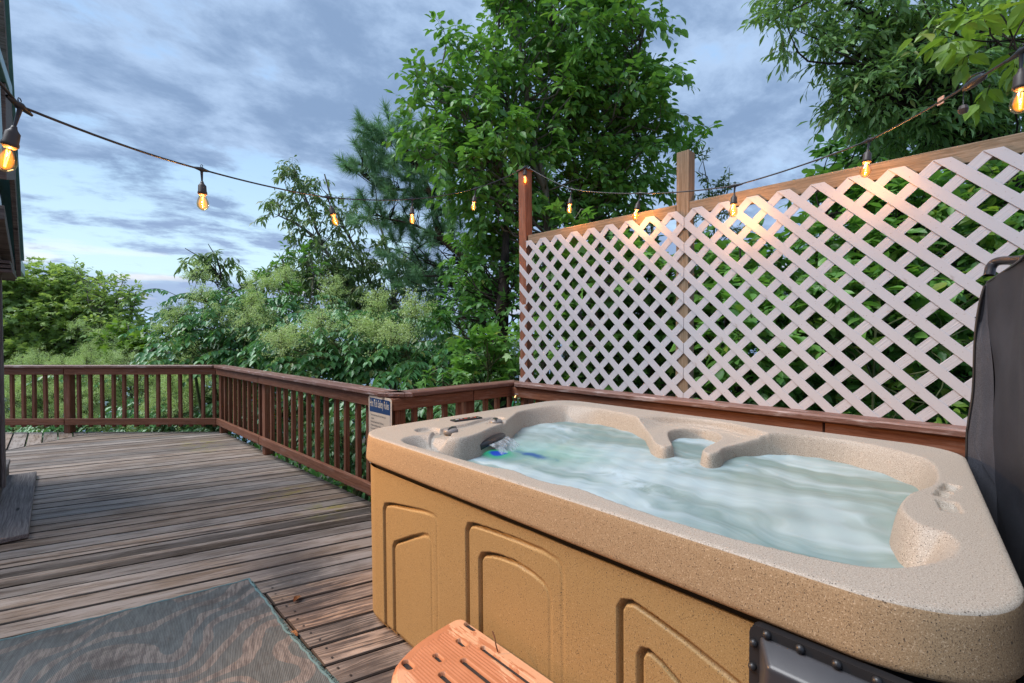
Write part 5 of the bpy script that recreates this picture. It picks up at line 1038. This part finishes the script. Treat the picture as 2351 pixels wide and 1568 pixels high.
# --- aralia shrubs: layered fronds of drooping leaflets and pale blossom panicles
def aralia(label, base, fronds, pans, seed, single=0, fl=.62, lf=.115):
    g = np.random.default_rng(seed); root = empty('aralia_shrub', tuple(map(float, base)), label=label, cat='shrub', group='aralia shrubs with pale blossoms')
    L = Leaves(); st, sr = [], []; crown = []
    for (u, v, d, ru, rv, rd, n_) in fronds:
        for _ in range(n_):
            x = unit(g.normal(size=3)) * g.uniform(0, 1) ** .5; c = at(u + ru * x[0], v + rv * x[1], d) + FW * rd * x[2]
            a_ = g.uniform(0, 2 * math.pi); hd = np.array([math.cos(a_), math.sin(a_), 0]); hd = unit(hd - FW * .45); ll = fl * g.uniform(.7, 1.2)
            if (sdf(np.array([(c + hd * ll * t_)[:2] for t_ in (0, .5, 1)]), deck_poly) < .08).any(): continue
            crown.append(c)
            P = spline([c, c + hd * ll * .4 + [0, 0, .08], c + hd * ll * .75 + [0, 0, .06], c + hd * ll - [0, 0, .06]], 5); st.append(P); sr.append(np.linspace(.006, .002, len(P)))
            n_l = 9; idx_ = np.linspace(3, len(P) - 1, n_l).astype(int); sd = unit(np.cross(hd, [0, 0, 1.]))
            for s_ in (-1, 1):
                pos = P[idx_]; t = np.linspace(0, 1, n_l)[:, None]
                ld = unit(sd * s_ * .85 + hd * .35 - np.array([0, 0, 1]) * (.55 + .25 * g.uniform(size=(n_l, 1))) + g.normal(size=(n_l, 3)) * .12)
                L.add(pos, ld, unit(np.array([0, 0, 1.]) + sd * s_ * .5 + g.normal(size=(n_l, 3)) * .15), lf * g.uniform(.85, 1.2, n_l) * (1 - .3 * np.abs(t[:, 0] - .5)))
            L.add(P[-1:], unit(hd - [0, 0, .7])[None], np.array([[0, 0, 1.]]), lf * 1.1)
    crown = np.array(crown); b0 = np.array(base); k_ = 6; ctr = crown[g.choice(len(crown), min(k_, len(crown)), replace=False)] if len(crown) else np.array([b0])
    trk = [spline([b0 + g.normal(size=3) * [.3, .3, 0], b0 * .4 + c * .6 + g.normal(size=3) * .15, c], 6) for c in ctr]
    tubeobj('trunk', trk, [np.linspace(.035, .015, len(t)) for t in trk], B_green, root, 6)
    allT = np.concatenate(trk)
    for c in crown:
        j = int(np.argmin(np.linalg.norm(allT - c, axis=1))); 
        st.append(spline([allT[j], (allT[j] + c) / 2 - [0, 0, .03], c], 3)); sr.append(np.full(7, .006))
    P, D, N, S = [], [], [], []
    for (u, v, d, r, n_) in pans:
        for _ in range(n_):
            c = at(u + g.normal() * r * .65, v + g.normal() * r * .38, d + g.normal() * .35); j = int(np.argmin(np.linalg.norm(allT - c, axis=1))); R_ = g.uniform(.26, .42)
            st.append(spline([allT[j], (allT[j] + c) / 2, c, c + [0, 0, R_ * .9]], 3)); sr.append(np.linspace(.008, .002, 10))
            nb_ = 34
            for q in range(nb_):
                dr = unit(g.normal(size=3) * [1, 1, .55] + [0, 0, .45]); hh = g.uniform(0, .8) * R_; s0 = c + np.array([0, 0, hh * .8]); e_ = s0 + dr * R_ * g.uniform(.55, 1.) * (1.05 - hh / R_ * .55)
                st.append(np.array([s0, (s0 + e_) / 2 + [0, 0, .01], e_])); sr.append(np.array([.0022, .0016, .001])); nn = 38
                t = g.uniform(.45, 1.05, nn)[:, None]; P.append(s0 * (1 - t) + e_ * t + g.normal(size=(nn, 3)) * .020); D.append(g.normal(size=(nn, 3))); N.append(g.normal(size=(nn, 3))); S.append(g.uniform(.012, .023, nn))
    tubeobj('stem', st, sr, B_green, root, 3, kind='stuff')
    put_leaves(L, OV, L_blue, root, single)
    if P: P, D, N, S = map(np.concatenate, (P, D, N, S)); link('blossom_panicles', leafmesh('blossom_panicles', P, D, N, S, DIA), L_flower, root, kind='stuff')
aralia('tall aralia mass with tiered leaves and pale blossoms, middle of the hedge', gz(at(580, 900, 8), -3.2), [(560, 770, 7.8, 170, 60, .8, 110), (520, 690, 8.2, 110, 25, .6, 24), (640, 720, 8.2, 120, 50, .6, 50), (430, 760, 7.8, 60, 50, .4, 26), (500, 830, 7.4, 140, 40, .5, 60), (800, 740, 8, 90, 40, .5, 30), (900, 740, 8.4, 90, 30, .5, 26)],
       [(420, 745, 7.4, 34, 3), (500, 712, 7.5, 42, 3), (600, 685, 7.6, 50, 4), (670, 645, 7.8, 24, 2), (770, 690, 7.6, 28, 2), (465, 655, 8.2, 15, 1), (560, 750, 7.0, 40, 2), (420, 805, 7.0, 45, 2)], 31, single=120)
aralia('aralia with a round pale blossom head leaning over the long railing', gz(at(760, 900, 6.4), -3.2), [(760, 810, 6.5, 130, 60, .6, 80), (900, 830, 6.6, 110, 50, .5, 60), (650, 800, 6.8, 80, 45, .5, 34), (830, 740, 6.9, 110, 35, .5, 26), (980, 860, 6., 90, 20, .3, 26), (1020, 810, 6.6, 80, 40, .4, 24)],
       [(655, 808, 5.9, 18, 4), (735, 765, 6.1, 22, 2), (840, 775, 6.0, 35, 3), (920, 800, 5.8, 45, 4), (960, 755, 6.2, 30, 2), (890, 720, 6.4, 25, 2)], 32, single=160)
aralia('low aralia covered in pale blossoms behind the far railing', gz(at(200, 960, 9.6), -3.2), [(120, 985, 10.1, 160, 18, .3, 24), (380, 950, 9.2, 130, 40, .5, 36), (250, 870, 10.2, 120, 30, .5, 10), (330, 1000, 8.8, 150, 18, .4, 20)],
       [(60, 900, 10.8, 75, 34), (180, 890, 10.4, 90, 36), (300, 870, 10., 80, 30), (420, 880, 9.2, 70, 22), (90, 960, 10.6, 90, 22), (250, 955, 10., 100, 18), (240, 815, 10.8, 70, 12), (400, 950, 8.9, 80, 12), (550, 920, 7.6, 40, 4)], 33, single=60)
aralia('dark leaved aralia behind the long railing balusters', gz(at(760, 1000, 5), -3.), [(640, 940, 6.4, 110, 40, .4, 34), (760, 1000, 5.2, 110, 70, .35, 40), (900, 960, 4.9, 110, 60, .3, 40), (560, 970, 7.2, 80, 50, .4, 20), (1040, 930, 5.1, 110, 30, .3, 26), (700, 900, 6.0, 130, 25, .4, 24)],
       [(780, 1010, 4.9, 20, 1)], 34, single=180, lf=.10, fl=.5)
# ground cover down the slope
def cover_():
    g = np.random.default_rng(40); nn = 26000; r = g.uniform(3.6, 16, nn); a_ = g.uniform(R(-12), R(112), nn); x, y = r * np.sin(R(90) - a_), r * np.cos(R(90) - a_)
    ok = sdf(np.stack([x, y], -1), deck_poly) > .12; x, y, r = x[ok], y[ok], r[ok]; nn = len(x)
    z = -2.2 - .12 * np.clip(r - 6, 0, None) + g.uniform(0, 1, nn) ** 1.5 * 1.7 + .3 * np.sin(x * 2) * np.cos(y * 1.7)
    P = np.stack([x, y, z], -1); D = unit(g.normal(size=(nn, 3)) + [0, 0, .1]); N = unit(np.array([0, 0, 1.]) + g.normal(size=(nn, 3)) * .5)
    link('ground_cover', leafmesh('ground_cover', P, D, N, g.uniform(.12, .26, nn), OV), L_dark, None, kind='stuff', label='dark green undergrowth covering the slope below the deck', cat='undergrowth')
cover_()
# small weed growing through the rail
wp_ = at(1925, 992, 2.78); weed = empty('weed', tuple(wp_), label='tiny green weed sprouting by the rail behind the tub', cat='weed')
tubeobj('stem', [spline([wp_ + [0, 0, -.05], wp_ + [.004, 0, .0], wp_ + [.0, .006, .05], wp_ + [.0, .0, .075]], 5)], [.0018], B_green, weed, 5)
L = Leaves(); g_ = np.random.default_rng(2); n_ = 9; L.add(wp_ + np.array([0, 0, 1]) * np.linspace(.0, .078, n_)[:, None], unit(g_.normal(size=(n_, 3)) + [0, 0, .3]), np.tile([0., 0, 1], (n_, 1)), g_.uniform(.028, .048, n_)); P, D, N, S = L.get()
me_ = pmesh('leaf', LA[0], [tuple(map(int, f)) for f in LA[1]]); d_, s_, n2_ = frames(D, N)
for i in range(n_):
    Mx = Matrix(((d_[i][0], s_[i][0], n2_[i][0], 0), (d_[i][1], s_[i][1], n2_[i][1], 0), (d_[i][2], s_[i][2], n2_[i][2], 0), (0, 0, 0, 1))) @ Matrix.Scale(float(S[i]), 4); Mx.translation = P[i]; link('leaf', me_, L_lime, weed, Mx)
for (x, y, a_, lb) in ((.86, 2.46, .6, 'crumpled brown dead leaf on the boards right of the rug corner'), (.775, 2.17, 2.1, 'dark red curled leaf at the frayed rug edge')):
    me_ = pmesh('dead_leaf', [(p[0] * .06, p[1] * .06, abs(p[1]) * .05 + .004) for p in OV[0]], [tuple(map(int, f)) for f in OV[1]]); link('dead_leaf', me_, bark('dry_leaf', (.16, .05, .02), (.32, .16, .07), 40.), None, Matrix.Translation((x, y, .004)) @ Matrix.Rotation(a_, 4, 'Z'), label=lb, cat='leaf')
